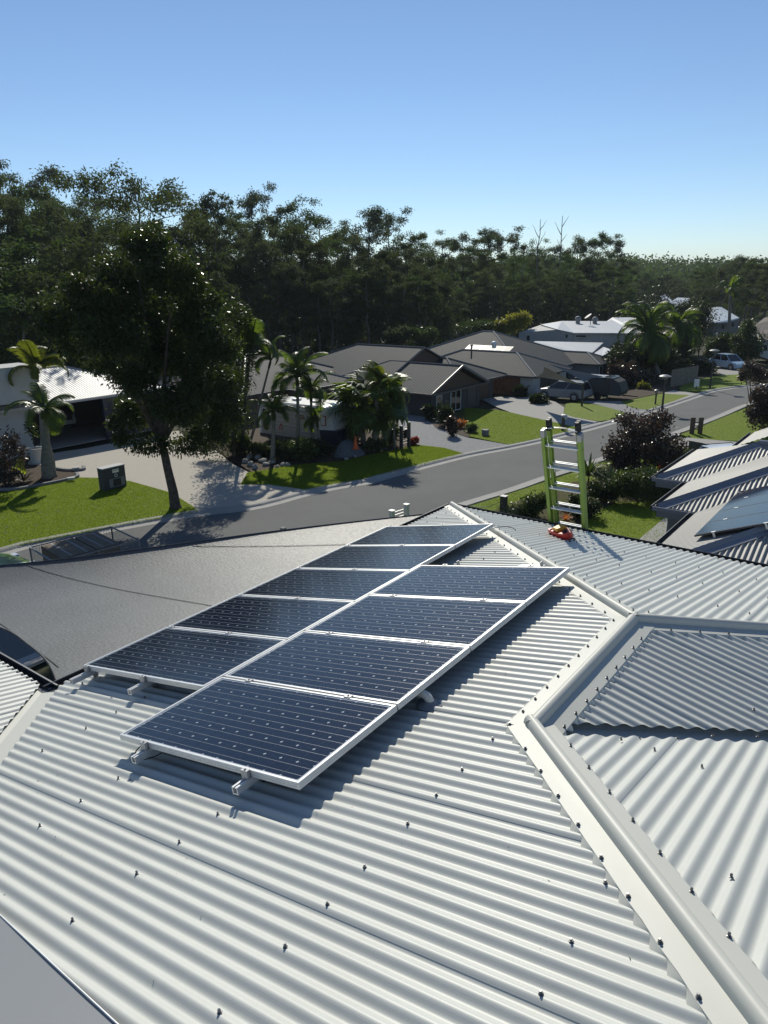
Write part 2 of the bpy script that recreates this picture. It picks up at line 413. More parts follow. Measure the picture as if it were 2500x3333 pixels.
gutter(house, (8.452, -2.42), (8.452, 5.28), (1, 0), ZE + .012)
gutter(house, (2.44, 5.172), (8.56, 5.172), (0, 1), ZE + .012)
gutter(house, (2.442, 5.17), (2.442, 9.5), (1, 0), ZE + .012)
gutter(house, (6.95, -2.422), (8.45, -2.422), (0, -1), ZE + .012)
mb = MB()
mb.box(W(8.42, 1.37, ZE - .11), (.03, 7.6, .2), ax=(D2, N2, UP)); mb.box(W(5.43, 5.14, ZE - .11), (6.0, .03, .2), ax=(D2, N2, UP)); mb.box(W(2.41, 7.3, ZE - .11), (.03, 4.3, .2), ax=(D2, N2, UP))
mb.build('fascia', M_gutter, house)
mb = MB()
foot = [(8.0, 4.7), (8.0, -2.0), (6.5, -2.0), (6.5, -6.5), (-1.2, -6.5), (-1.2, 9.2), (2.0, 9.2), (2.0, 4.7)]
for i in range(len(foot)):
    a, b = foot[i], foot[(i + 1) % len(foot)]
    mb.poly([W(*a, zg(0) - .3), W(*b, zg(0) - .3), W(*b, ZE - .1), W(*a, ZE - .1)])
mb.build('wall', M_wallw, house)

# roof screws: one mesh, shared
def screw_mesh():
    mb = MB()
    mb.lathe((0, 0, 0), [(.0105, 0), (.0105, .0025), (.0065, .0045), (.0065, .0050)], 10)
    mb.lathe((0, 0, .004), [(.0062, 0), (.0062, .011), (.0050, .013)], 6)
    me = bpy.data.meshes.new('roof_screw'); me.from_pydata(mb.v, [], mb.f); me.materials.append(M_screw); return me
SCM = screw_mesh(); NS = [0]
def frame(nx, p):
    z = nx.normalized(); x = z.orthogonal().normalized(); y = z.cross(x)
    return Matrix(((x.x, y.x, z.x, p.x), (x.y, y.y, z.y, p.y), (x.z, y.z, z.z, p.z), (0, 0, 0, 1)))
nP = {1: UP + N2 * TA, 2: UP + D2 * TA, 4: UP - N2 * TA, 5: UP + D2 * TA, 6: UP + D2 * TA}
zP = {1: z1, 2: z2, 4: z4, 5: z5, 6: z6}
def screw(pl, s, t, h=AMP):
    if NS[0] >= 298 or (pl == 1 and s < 1.0 and t < 3.2): return
    p = W(s, t, zP[pl](s, t) + h) - ORI[house.name]
    M = frame(nP[pl] + Vector((random.uniform(-.05, .05), random.uniform(-.05, .05), 0)), p) @ Matrix.Rotation(random.uniform(0, 1), 4, 'Z') @ Matrix.Scale(.86, 4)
    share('roof_screw', SCM, house, M); NS[0] += 1
def inside(poly, s, t, marg):
    for cross in (0, 1):
        iv = clip(poly, cross, (s, t)[cross])
        if iv is None: return False
        q = (s, t)[1 - cross]
        if not (iv[0] + marg < q < iv[1] - marg): return False
    return True
for k in range(-1, 9):
    for o in (0, .229, .533):
        s = 1.615 + .762 * k + o - (.0 if o else .0)
        for t in (.64, 1.51, 2.42, 3.27, 4.12, 4.95):
            if 0.85 < s and inside(P1, s, t, .2): screw(1, s, t)
for k in range(-6, 6):
    for o in (0, -.229, -.533):
        t = 1.595 + .762 * k + o
        for s in (4.95, 5.72, 6.555, 7.39, 8.25):
            if t > -1.2 and inside(P2, s, t, .17): screw(2, s, t)
for k in range(-5, 3):
    for o in (0, -.229, -.533):
        t = .82 + .762 * k + o
        for s in (2.47, 3.34, 4.2, 5.0):
            if t > -1.6 and inside(P5, s, t, .12): screw(5, s, t)
for s, t in ((3.45, .93), (3.62, .78), (3.80, .64), (4.0, .45), (4.25, .52), (4.55, .42), (3.32, .985)): screw(5 if s < 3.4 else 4, s, t)
for i in range(11): screw(1, SB - .03 + .1524 * i, TA_ + .118, AMP + .006)
for i in range(9): screw(4, SB + .12 + .1524 * i, TA_ - .122, AMP + .006)
for i in range(1, 16):                       # along the hips
    w_ = .1524 * i
    if SB - w_ > .6:
        screw(1, SB - w_ - .075, TA_ - w_ + .085, AMP + .009); screw(5, SB - w_ + .075, TA_ - w_ - .085, AMP + .009)
for i in range(1, 25):
    w_ = .1524 * i; screw(1, SA + w_ - .07, TA_ + w_ + .08, AMP + .003); screw(2, SA + w_ + .08, TA_ + w_ - .07, AMP + .003)
for i in range(1, 18):
    w_ = .1524 * i; screw(2, SA + w_ + .075, TA_ - w_ + .075, AMP + .003)
    if i < 14: screw(4, SA + w_ - .075, TA_ - w_ - .075, AMP + .003)
for i, (s, t) in enumerate(((1.91, 6.1), (1.2, 5.5), (1.5, 6.6), (.9, 5.0), (1.9, 7.0))): screw(6, s, t)

# flat grey sheet on the roof beside the viewer
e0, e1 = Vector((0.955, 2.95)), Vector((0.862, 1.55))
dirE = (e1 - e0).normalized(); pe = Vector((dirE.y, -dirE.x))
if pe.x > 0: pe = -pe
def zs(s, t): return z1(s, t) + AMP + .012
so = empty('metal_sheet', W(.5, 2, z1(.5, 2)), 'flat grey metal sheet with a bright edge lying on the roof nearest the viewer', 'sheet')
qs = [e0 - dirE * .9, e1 + dirE * .9, e1 + dirE * .9 + pe * .95, e0 - dirE * .9 + pe * .95]
mb = MB(); rows = []
for i in range(13):
    a = qs[0].lerp(qs[1], i / 12); b = qs[3].lerp(qs[2], i / 12); r_ = []
    for j in range(9):
        p = a.lerp(b, j / 8); r_.append(W(p.x, p.y, zs(p.x, p.y) + .004 * math.sin(i * .7 + j * .5)))
    rows.append(r_)
mb.grid(rows); mb.build('sheet_face', M_grey, so, smooth=True)
mb = MB(); mb.tube([W(p.x, p.y, zs(p.x, p.y) + .002) for p in (qs[0], qs[0].lerp(qs[1], .5), qs[1])], .0032, 6); mb.build('folded_edge', M_alu, so)

# grit and leaf scraps blown onto the near roof
mb = MB()
for i in range(150):
    s_, t_ = random.uniform(.9, 5.5), random.uniform(-.2, 4.9)
    if not inside(P1, s_, t_, .15): continue
    h_ = AMP * math.cos(2 * math.pi * (s_ - 1.605) / PIT); c_ = W(s_, t_, z1(s_, t_) + h_ + .0035); a_ = random.uniform(0, 6.3); l_ = random.uniform(.002, .007) * (2.2 if random.random() < .12 else 1); x_ = Vector((math.cos(a_), math.sin(a_), 0)) * l_; y_ = Vector((-x_.y, x_.x, 0)) * .35
    mb.add([c_ - x_, c_ - y_, c_ + x_ + UP * .002, c_ + y_], [(0, 1, 2, 3)])
tag(mb.build('roof_grit', M_brick), kind='stuff')

# ---------------------------------------------------------------- solar array
YAW = .0165; HP = .135
A2 = (D2 * math.cos(YAW) + N2 * math.sin(YAW)); B2 = (N2 * math.cos(YAW) - D2 * math.sin(YAW))
PX_ = A2.copy(); PY_ = (B2 * math.cos(AL) - UP * math.sin(AL)); PZ_ = PX_.cross(PY_)
PO = W(2.066, 2.087, 0); PO.z = z1(2.066, 2.087) + HP * math.cos(AL)
LP, WP, PP, TH = 1.49, .812, .8265, .038
def arr(x, y, h=0.0): return PO + PX_ * x + PY_ * y + PZ_ * h
def basis(p): return Matrix(((PX_.x, PY_.x, PZ_.x, p.x), (PX_.y, PY_.y, PZ_.y, p.y), (PX_.z, PY_.z, PZ_.z, p.z), (0, 0, 0, 1)))
def mk(mb, name, m, par, smooth=False): return mb.build(name, m, par, smooth=smooth, local=True)
X3, Y3 = Vector((1, 0, 0)), Vector((0, 1, 0))
pr = empty('solar_panel', (0, 0, 0)); ORI[pr.name] = Vector((0, 0, 0))
mb = MB(); fw = .017
for (cx, cyy, sx, sy) in ((WP / 2, fw / 2, WP, fw), (WP / 2, LP - fw / 2, WP, fw), (fw / 2, LP / 2, fw, LP - 2 * fw), (WP - fw / 2, LP / 2, fw, LP - 2 * fw)):
    mb.box((cx, cyy, -TH / 2), (sx, sy, TH), bev=.0015)
for z in (-.012, -.024):                     # extrusion grooves on the outer faces
    mb.box((WP / 2, -.0006, z), (WP - .01, .0018, .0022)); mb.box((-.0006, LP / 2, z), (.0018, LP - .01, .0022)); mb.box((WP / 2, LP + .0006, z), (WP - .01, .0018, .0022)); mb.box((WP + .0006, LP / 2, z), (.0018, LP - .01, .0022))
mk(mb, 'frame', M_alu, pr)
mb = MB(); mb.box((WP / 2, LP / 2, -.0075), (WP - 2 * fw, LP - 2 * fw, .005)); mk(mb, 'backsheet', M_back, pr)
cx0, cy0 = fw + .010, fw + .014; pw, pl_ = (WP - 2 * cx0) / 6, (LP - 2 * cy0) / 12
cm = MB(); hx, hy, ch = pw / 2 - .0010, pl_ / 2 - .0010, .0080
cm.poly([(hx - ch, -hy, 0), (hx, -hy + ch, 0), (hx, hy - ch, 0), (hx - ch, hy, 0), (-hx + ch, hy, 0), (-hx, hy - ch, 0), (-hx, -hy + ch, 0), (-hx + ch, -hy, 0)])
cme = bpy.data.meshes.new('cell'); cme.from_pydata(cm.v, [], cm.f); cme.materials.append(M_cell)
for i in range(6):
    for j in range(12):
        share('cell', cme, pr, Matrix.Translation((cx0 + pw * (i + .5), cy0 + pl_ * (j + .5), -.0042)))
mb = MB()
for i in range(6):
    for o in (-.031, .031):
        for j in range(12):
            mb.box((cx0 + pw * (i + .5) + o, cy0 + pl_ * (j + .5), -.0037), (.0015, pl_ - .003, .0004))
mk(mb, 'busbar', M_bus, pr)
slots = [(0, i, 0) for i in range(4)] + [(1, i, .656) for i in range(5)]
lab = {(0, 0): 'nearest solar panel, at the lower right end of the array', (0, 1): 'solar panel second from the near end in the right row, by the white vent pipe',
       (0, 2): 'solar panel third from the near end in the right row of four', (0, 3): 'last solar panel of the right row, its corner reaching the hip cap',
       (1, 0): 'dark solar panel at the left end of the left row, beside the sail corner', (1, 1): 'second dark solar panel of the left row from the sail corner',
       (1, 2): 'middle solar panel of the left row of five', (1, 3): 'fourth solar panel of the left row, beside the far panel',
       (1, 4): 'farthest solar panel, at the far end of the left row near the street'}
for r_, i, off in slots:
    p = pr if (r_, i) == (0, 0) else dup(pr)
    x = off + i * PP; y = r_ * (LP + .012)
    p.matrix_world = basis(arr(x, y))
    tag(p, lab[(r_, i)], 'solar panel', 'solar panels on the near roof')
def rail(y, x0, x1, off, n, ends, label):
    o = empty('mounting_rail', arr(x0, y, -.07)); tag(o, label, 'rail', 'rails under the near solar panels')
    mb = MB(); c = (arr(x0, y, -TH - .024) + arr(x1, y, -TH - .024)) / 2
    for dy, dz, sy, sz in ((0, -.016, .040, .006), (-.017, 0, .006, .040), (.017, 0, .006, .040), (-.012, .018, .014, .005), (.012, .018, .014, .005)):
        mb.box(c + PY_ * dy + PZ_ * dz, (x1 - x0, sy, sz), ax=(PX_, PY_, PZ_))
    mb.build('rail_profile', M_alu, o)
    for k in range(int((x1 - x0) / 1.15) + 1):
        mb = MB(); xx = x0 + .22 + k * 1.15
        mb.box(arr(xx, y + .03, -TH - .045), (.045, .006, .075), ax=(PX_, PY_, PZ_)); mb.box(arr(xx, y + .055, -TH - .082), (.045, .05, .006), ax=(PX_, PY_, PZ_))
        mb.build('foot', M_alu_dk, o)
    for i in range(n + 1):
        xx = off + i * PP - (.007 if 0 < i < n else 0)
        if i == 0: xx = off - .012
        if i == n: xx = off + (n - 1) * PP + WP + .012
        mb = MB(); mb.box(arr(xx, y, .003), (.034 if 0 < i < n else .026, .05, .005), ax=(PX_, PY_, PZ_), bev=.001)
        if i in (0, n): mb.box(arr(xx + (-.004 if i == 0 else .004), y, -.02), (.016, .048, .044), ax=(PX_, PY_, PZ_))
        mb.lathe(arr(xx, y, .005), [(.006, 0), (.006, .007), (.004, .008)], 6, ax=(PX_, PY_, PZ_))
        mb.build('clamp', M_alu_dk, o)
R0 = LP + .012
rail(LP * .24, -.10, 3.42, 0, 4, None, 'upper rail under the right row of solar panels, its end showing at the near corner')
rail(LP * .82, -.10, 3.42, 0, 4, None, 'lower rail under the right row of solar panels, beside the dangling black cable')
rail(R0 + LP * .45, .656 - .14, 4.90, .656, 5, None, 'rail under the middle of the left row of solar panels')
rail(R0 + LP * .955, .656 - .16, 4.90, .656, 5, None, 'rail along the lower edge of the left row, over the sail corner')
mb = MB()
def bez(a, b, c, d, n=12): return [a * (1 - t) ** 3 + b * 3 * t * (1 - t) ** 2 + c * 3 * t * t * (1 - t) + d * t ** 3 for t in [i / n for i in range(n + 1)]]
mb.tube(bez(arr(.05, LP * .86, -.04), arr(-.09, LP * .88, -.03), arr(-.10, LP * .83, -.12), arr(.06, LP * .80, -.10)), .0035, 6)
tag(mb.build('panel_cable', M_cable, origin=arr(0, LP * .85, -.1)), 'black cable looping out under the near left corner of the nearest panel', 'cable')
mb = MB(); e = arr(.656 + 5 * PP, R0, -.05)
mb.tube(bez(e + PX_ * -.05, e + PX_ * .12 + PY_ * -.02, e + PX_ * .16 - PY_ * .16 - PZ_ * .04, e + PX_ * -.02 - PY_ * .26 - PZ_ * .03), .004, 6)
tag(mb.build('panel_cable', M_cable, origin=e), 'thin black cable loop below the upper corner of the farthest panel', 'cable')
# plumbing vent under the right row
vp = empty('vent_pipe', W(3.16, 2.10, z1(3.16, 2.10)), 'white plastic vent pipe elbow in a grey roof flashing beside the second panel', 'pipe')
b0 = W(3.15, 2.055, z1(3.15, 2.055)); mb = MB()
mb.tube([b0, b0 + UP * .03, b0 + UP * .055 + N2 * .02, b0 + UP * .062 + N2 * .06, b0 + UP * .005 + N2 * .26], [.027, .027, .027, .026, .026], 12); mb.build('elbow', M_pvc, vp, smooth=40)
mb = MB(); mb.lathe(b0 + UP * .0, [(.085, 0.006), (.075, .012), (.05, .016), (.036, .03), (.030, .034)], 16); mb.build('pipe_flashing', M_lead, vp, smooth=True)
jb = empty('junction_box', W(6.0, 2.95, z1(6, 2.95)), 'small cream plastic box lying on the roof between the far panel and the hip cap', 'box')
mb = MB(); mb.box(W(5.65, 2.62, z1(5.65, 2.62) + .03), (.09, .26, .04), ax=(D2, N2 * math.cos(AL) - UP * math.sin(AL), UP), bev=.006); mb.build('box_body', M_pvc, jb)
mb = MB(); mb.box(W(5.65, 2.62, z1(5.65, 2.62) + .052), (.07, .22, .006), ax=(D2, N2 * math.cos(AL) - UP * math.sin(AL), UP)); mb.build('lid', M_pvc, jb)

# ---------------------------------------------------------------- lime ladder against the far eave
LAD = empty('extension_ladder', W(8.75, 3.5, zg(9)), 'lime green fibreglass extension ladder with silver rungs leaning on the far eave', 'ladder')
lc = W(8.60, 3.50, ZE); top = W(8.20, 3.50, ZE + 1.27); LX = -N2; LZ = (top - lc).normalized(); LY = LZ.cross(LX).normalized()
if LY.dot(D2) < 0: LY = -LY                    # LY points away from the house
def lp(x, l, y): return lc + LX * x + LZ * l + LY * y
def chan(mb, x, l0, l1, y, w, dpt, sgn, th=.009):   # C-channel stile, web outside, flanges inward
    c = (lp(x, l0, y) + lp(x, l1, y)) / 2; L = l1 - l0
    mb.box(c + LX * (sgn * (w / 2 - th / 2)), (th, dpt, L), ax=(LX, LY, LZ), bev=.002)
    mb.box(c + LY * (dpt / 2 - th / 2) - LX * (sgn * th / 2), (w - th, th, L), ax=(LX, LY, LZ)); mb.box(c - LY * (dpt / 2 - th / 2) - LX * (sgn * th / 2), (w - th, th, L), ax=(LX, LY, LZ))
l0 = -(ZE - zg(9)) / LZ.z + .1; LT = (top - lc).length
for sg in (-1, 1):
    mb = MB(); chan(mb, sg * .235, l0, LT - .06, .0, .042, .085, sg); mb.build('base_stile', M_lime, LAD)
    mb = MB(); chan(mb, sg * .185, -2.2, LT + .0, .068, .036, .07, sg); mb.build('fly_stile', M_lime, LAD)
    mb = MB(); mb.box(lp(sg * .185, LT + .05, .068), (.05, .095, .13), ax=(LX, LY, LZ), bev=.01); mb.box(lp(sg * .185, LT + .122, .045), (.044, .03, .03), ax=(LX, LY, LZ)); mb.box(lp(sg * .185, LT + .122, .09), (.044, .03, .03), ax=(LX, LY, LZ)); mb.build('tip_pad', M_black, LAD)
    mb = MB(); mb.box(lp(sg * .235, LT - .03, .0), (.052, .096, .10), ax=(LX, LY, LZ), bev=.006); mb.build('stile_cap', M_alu_dk, LAD)
    mb = MB(); mb.box(lp(sg * .235, l0 - .05, 0), (.06, .12, .12), ax=(LX, LY, LZ)); mb.build('foot', M_black, LAD)
mb = MB(); mb.box(lp(-.1625, LT - .55, .068), (.002, .03, .13), ax=(LX, LY, LZ)); mb.build('sticker', M_white, LAD)
k = 0
while True:
    l = LT - .19 - .3048 * k; k += 1
    if l < l0 + .1: break
    mb = MB(); c = lp(0, l, 0)
    for dy in (-.022, .0, .022): mb.box(c + LY * dy, (.44, .014, .012), ax=(LX, LY, LZ), bev=.003)
    mb.box(c - LZ * .010, (.44, .05, .010), ax=(LX, LY, LZ)); mb.build('rung', M_rung, LAD)
    if l > -2:
        mb = MB(); c = lp(0, l + .03, .068)
        for dy in (-.018, .012): mb.box(c + LY * dy, (.345, .018, .016), ax=(LX, LY, LZ), bev=.003)
        mb.build('rung', M_rung, LAD)
    for sg in (-1, 1):
        mb = MB(); mb.lathe(lp(sg * .2565, l, 0), [(.018, 0), (.018, .003), (.010, .006)], 10, ax=(LY, LZ, LX * sg)); mb.build('rivet_plate', M_lime, LAD)
mb = MB(); pts = [lp(-.2 + .4 * i / 10, LT + .03 + .018 * math.sin(i / 10 * 3.14), .03) for i in range(11)]
for i in range(10): mb.bar(pts[i], pts[i + 1], .006, .034, up=LY)
mb.build('strap', M_black, LAD)
mb = MB()
for a, b in ((0, 2), (7, 10)): mb.bar(pts[a] - LY * .004, pts[b] - LY * .004, .008, .038, up=LY)
mb.build('strap_end', M_rung, LAD)

# red and amber tool lying on the roof beside the ladder
tp = W(7.60, 3.16, z2(7.6, 3.16) + .045)
TO = empty('roof_tool', tp, 'red tool with an amber guard lying on the roof by the ladder', 'tool')
tx = (-N2 * .72 - D2 * .70).normalized(); tz = (UP + D2 * TA).normalized(); ty = tz.cross(tx).normalized(); tx = ty.cross(tz)
tz2 = (tz * .9 - ty * .45).normalized(); ty = tz2.cross(tx).normalized(); tz = tz2
def T(x, y, z): x, y, z = x * 1.08, y * 1.08, z * 1.1; return tp + tx * x + ty * y + tz * z
mb = MB(); prof = [(-.20, .07), (-.19, .03), (-.165, .035), (-.165, -.03), (-.19, -.03), (-.20, -.07), (-.10, -.075), (.06, -.07), (.17, -.045), (.20, -.01), (.20, .02), (.15, .06), (.03, .075), (-.10, .075)]
mb.slab([T(x, y, .045) for x, y in prof], .075, tz); mb.build('body', M_red, TO)
mb = MB(); mb.box(T(-.02, 0, .062), (.14, .13, .04), ax=(tx, ty, tz), bev=.012); mb.build('amber_guard', M_yel, TO)
mb = MB(); mb.box(T(-.125, 0, .05), (.012, .15, .016), ax=(tx, ty, tz)); mb.build('rib', M_red, TO)
mb = MB(); mb.lathe(T(.115, .0, .045), [(.026, 0), (.026, .012), (.018, .02)], 14, ax=(tx, ty, tz)); mb.build('knob', M_black, TO)
mb = MB(); mb.tube([T(-.13, -.07, .0), T(-.17, -.15, -.03)], .006, 8); mb.build('pin', M_black, TO)
mb = MB(); c = T(.27, -.01, -.01); mb.tube([c + tx * (.036 * math.cos(a)) + ty * (.036 * math.sin(a)) for a in [i * .5 for i in range(12)]], .007, 6); mb.build('ring', M_black, TO)

# ---------------------------------------------------------------- shade sail
def sailmat():
    m = mat('woven_shade_cloth', (.098, .107, .116), .5, .35, var=.18, vs=1.1)
    t = m.node_tree; N = t.nodes; L = t.links; b = N['Principled BSDF']; out = N['Material Output']
    tc = N.new('ShaderNodeTexCoord'); mp = N.new('ShaderNodeMapping'); mp.inputs['Rotation'].default_value = (0, 0, .75); mp.inputs['Scale'].default_value = (30, 110, 30); L.new(tc.outputs['Object'], mp.inputs[0])
    no = N.new('ShaderNodeTexNoise'); no.inputs['Scale'].default_value = 1; no.inputs['Detail'].default_value = 3; L.new(mp.outputs[0], no.inputs['Vector'])
    bp = N.new('ShaderNodeBump'); bp.inputs['Strength'].default_value = .6; bp.inputs['Distance'].default_value = .008; L.new(no.outputs[0], bp.inputs['Height']); L.new(bp.outputs[0], b.inputs['Normal'])
    tr = N.new('ShaderNodeBsdfTranslucent'); tr.inputs[0].default_value = (.25, .25, .24, 1); ms = N.new('ShaderNodeMixShader'); ms.inputs[0].default_value = .15
    L.new(b.outputs[0], ms.inputs[1]); L.new(tr.outputs[0], ms.inputs[2]); L.new(ms.outputs[0], out.inputs[0])
    return m
M_sail = sailmat()
ZS = 7.62
SAIL = empty('shade_sail', at(300, 1300, 7.5), 'large grey shade sail stretched beside the near roof with stitched seams', 'shade sail')
c_near = [at(126, 1481, ZS - .02), at(104, 1432, ZS - .03), at(60, 1392, ZS - .05), at(0, 1356, ZS - .08), at(-160, 1310, ZS - .12), at(-420, 1300, ZS - .15)]
c_far = [at(948, 1108, ZS - .02), at(760, 1128, ZS - .02), at(560, 1152, ZS - .02), at(330, 1183, ZS - .03), at(60, 1216.5, ZS - .08), at(-260, 1238, ZS - .15)]
def rs(pts, n):
    ds = [0]
    for i in range(1, len(pts)): ds.append(ds[-1] + (pts[i] - pts[i - 1]).length)
    out = []
    for k in range(n + 1):
        d = ds[-1] * k / n
        i = max(j for j in range(len(ds)) if ds[j] <= d + 1e-9); i = min(i, len(pts) - 2)
        f = (d - ds[i]) / (ds[i + 1] - ds[i])
        p0 = pts[max(i - 1, 0)]; p1 = pts[i]; p2 = pts[i + 1]; p3 = pts[min(i + 2, len(pts) - 1)]
        out.append(.5 * ((2 * p1) + (p2 - p0) * f + (2 * p0 - 5 * p1 + 4 * p2 - p3) * f * f + (3 * p1 - p0 - 3 * p2 + p3) * f ** 3))
    return out
NA, NB = 30, 34
ra, rb = rs(c_near, NA), rs(c_far, NA)
edgeR = rs([ra[0], W(4.0, 5.36, ZS - .10), W(6.0, 5.40, ZS - .12), rb[0]], NB)
edgeL = rs([ra[-1], ra[-1].lerp(rb[-1], .5), rb[-1]], NB)
SG = []
for i in range(NA + 1):
    row = []
    for j in range(NB + 1):
        u_, v_ = i / NA, j / NB
        p = ra[i].lerp(rb[i], v_) + edgeR[j].lerp(edgeL[j], u_) - (ra[0].lerp(ra[-1], u_)).lerp(rb[0].lerp(rb[-1], u_), v_)
        p = p - UP * (.05 * math.sin(math.pi * u_) * math.sin(math.pi * v_))
        row.append(p)
    SG.append(row)
mb = MB(); mb.grid(SG); mb.build('sail_fabric', M_sail, SAIL, smooth=True)
def sailpt(u_, v_):
    i = min(int(u_ * NA), NA - 1); j = min(int(v_ * NB), NB - 1); a, b = u_ * NA - i, v_ * NB - j
    return SG[i][j].lerp(SG[i + 1][j], a).lerp(SG[i][j + 1].lerp(SG[i + 1][j + 1], a), b)
def nearest(p2):
    best = min(((SG[i][j] - p2).length, i, j) for i in range(NA + 1) for j in range(NB + 1)); return best[1] / NA, best[2] / NB
FINE = [[sailpt(i / 120, j / 136) for j in range(137)] for i in range(121)]
def seam(pa, pb, name='seam'):
    mb = MB(); pts = []
    for k in range(25):
        q = pa.lerp(pb, k / 24); best = (9, 0, 0)
        for i in range(0, 121):
            for j in range(0, 137, 2):
                p = FINE[i][j]; e = (p.x - q.x) ** 2 + (p.y - q.y) ** 2
                if e < best[0]: best = (e, i, j)
        p = FINE[best[1]][best[2]]; pts.append(Vector((q.x, q.y, p.z + .006)) if best[0] < .02 else p + UP * .006)
    for k in range(24): mb.bar(pts[k], pts[k + 1], .007, .003)
    mb.build(name, M_seam, SAIL)
M_seam = mat('seam_thread', (.10, .105, .11), .8)
seam(at(60, 1217, 7.55), at(466, 1306, 7.52)); seam(at(416, 1177, 7.58), at(765, 1172, 7.56))
seam(at(-60, 1300, 7.5), at(128, 1450, 7.55))
for rr in (ra, rb):
    mb = MB(); mb.tube([p + UP * .003 for p in rr], .009, 6); mb.build('hem', M_seam, SAIL)
mb = MB(); mb.tube([ra[0], W(2.40, 5.1, ZE - .02)], .008, 6); mb.tube([rb[0], W(8.40, 5.2, ZE - .03)], .008, 6); mb.build('corner_cable', M_galv, SAIL)
for pp_ in (ra[-1], rb[-1]):
    mb = MB(); mb.tube([Vector((pp_.x, pp_.y, zg(pp_.y) - .2)), pp_ + UP * .2], .06, 12); mb.build('post', M_galv, SAIL)
# ================================================================ the setting: ground, road, kerbs, lawns, drives
def hill(x, y):
    h = 0.0
    if y > 230:
        f = min(1.0, (y - 230) / 420.0); f = f * f * (3 - 2 * f)
        h = f * (9 + 5 * math.sin(x * .006 + 1) + 4 * math.sin(x * .017) + 7 * max(0, min(1, (x - 60) / 260)))
    return h
xs = [-900, -600, -400, -250, -150, -90, -50, -25, 0, 25, 50, 75, 100, 125, 150, 175, 200, 230, 260, 300, 340, 380, 430, 500, 600, 800, 1100]
ys = [-120, -40, 15, 60, 110, 160, 230, 260, 290, 320, 360, 400, 440, 480, 520, 560, 610, 660, 720, 800, 1000, 1500, 2600]
mb = MB(); mb.grid([[Vector((x, y, zg(y) - .06 + hill(x, y))) for x in xs] for y in ys])
tag(mb.build('ground', M_soil, smooth=True), kind='structure')
LK = [(-420, 1298), (0, 1197), (37, 1185), (275, 1138), (430, 1111), (554, 1096), (668, 1066), (741, 1051), (791, 1043), (848, 1027), (1002, 987), (1101, 968), (1171, 953), (1259, 931), (1327, 912), (1395, 893), (1495, 860), (1530, 848), (1571, 840), (1630, 834), (1720, 828), (1900, 822)]
RK = [(-420, 1640), (300, 1330), (700, 1190), (990, 1094), (1101, 1060), (1175, 1034), (1231, 1016), (1307, 990), (1459, 936), (1507, 918), (1560, 897), (1607, 877), (1660, 862), (1760, 846), (1900, 836)]
lk = [atg(*p) for p in LK]; rk = [atg(*p) for p in RK]
mb = MB(); mb.poly(lk + rk[::-1])
tag(mb.build('road', M_asph), kind='structure')
def offs(pts, d):
    out = []
    for i, p in enumerate(pts):
        t = (pts[min(i + 1, len(pts) - 1)] - pts[max(i - 1, 0)]); t.z = 0; t.normalize()
        q = p + Vector((-t.y, t.x, 0)) * d; q.z = zg(q.y); out.append(q)
    return out
def kerb(name, line, sg, label=None):
    mb = MB(); prof = [(-.38, .006), (-.02, .010), (.05, .02), (.14, .085), (.22, .120), (.46, .128), (.46, .02)]
    dense = rs(line, 120)
    rows = []
    os_ = [offs(dense, sg * x) for x, z in prof]
    for i in range(len(dense)): rows.append([os_[j][i] + UP * prof[j][1] for j in range(len(prof))])
    mb.grid(rows); o = mb.build(name, M_conc, smooth=False); tag(o, kind='structure'); return os_
lo = kerb('kerb', lk, 1); ro = kerb('kerb', rk, -1)
def sheet(name, uv, m, o=.10, skirt=True, kind='structure'):
    pts = [atg(u, v, o) for u, v in uv]; mb = MB()
    if skirt: mb.slab(pts, .16)
    else: mb.poly(pts)
    ob = mb.build(name, m); tag(ob, kind=kind); return ob
# lawns on the far side of the street
LAWN1 = [(-200, 1040), (0, 1064), (74, 1050), (130, 1037), (168, 1031), (215, 1032), (282, 1039), (370, 1064), (413, 1091), (430, 1104), (275, 1131), (37, 1178), (-420, 1290)]
sheet('lawn', LAWN1, M_grass)
LAWN2 = [(520, 1046), (534, 1021), (640, 1003), (735, 996), (830, 975), (905, 961), (960, 967), (1004, 980), (848, 1020), (741, 1043), (668, 1058), (580, 1046)]
sheet('lawn', LAWN2, M_grass, .101)
LAWN3 = [(985, 893), (1000, 880), (1078, 886), (1104, 891), (1255, 925), (1171, 945), (1100, 960), (1013, 942)]
sheet('lawn', LAWN3, M_grass, .102)
LAWN4 = [(1217, 893), (1222, 872), (1250, 868), (1300, 876), (1365, 895), (1330, 905), (1300, 911), (1240, 901)]
sheet('lawn', LAWN4, M_grass, .103)
LAWN5 = [(1340, 868), (1430, 850), (1490, 853), (1440, 872), (1400, 885), (1365, 881)]
sheet('lawn', LAWN5, M_grass, .1015)
LAWN6 = [(1465, 838), (1500, 820), (1560, 810), (1605, 808), (1614, 830), (1570, 836), (1520, 846), (1475, 845)]
sheet('lawn', LAWN6, M_grass, .102)
LAWN7 = [(300, 1345), (700, 1200), (992, 1100), (1101, 1066), (1233, 1022), (1310, 996), (1425, 958), (1500, 965), (1560, 1040), (1480, 1130), (1400, 1180), (1300, 1230), (900, 1330)]
sheet('lawn', LAWN7, M_grass, .101)
LAWN8 = [(1470, 938), (1510, 923), (1563, 901), (1610, 882), (1662, 867), (1800, 848), (1900, 870), (1760, 960), (1500, 948)]
sheet('lawn', LAWN8, M_grass, .104)
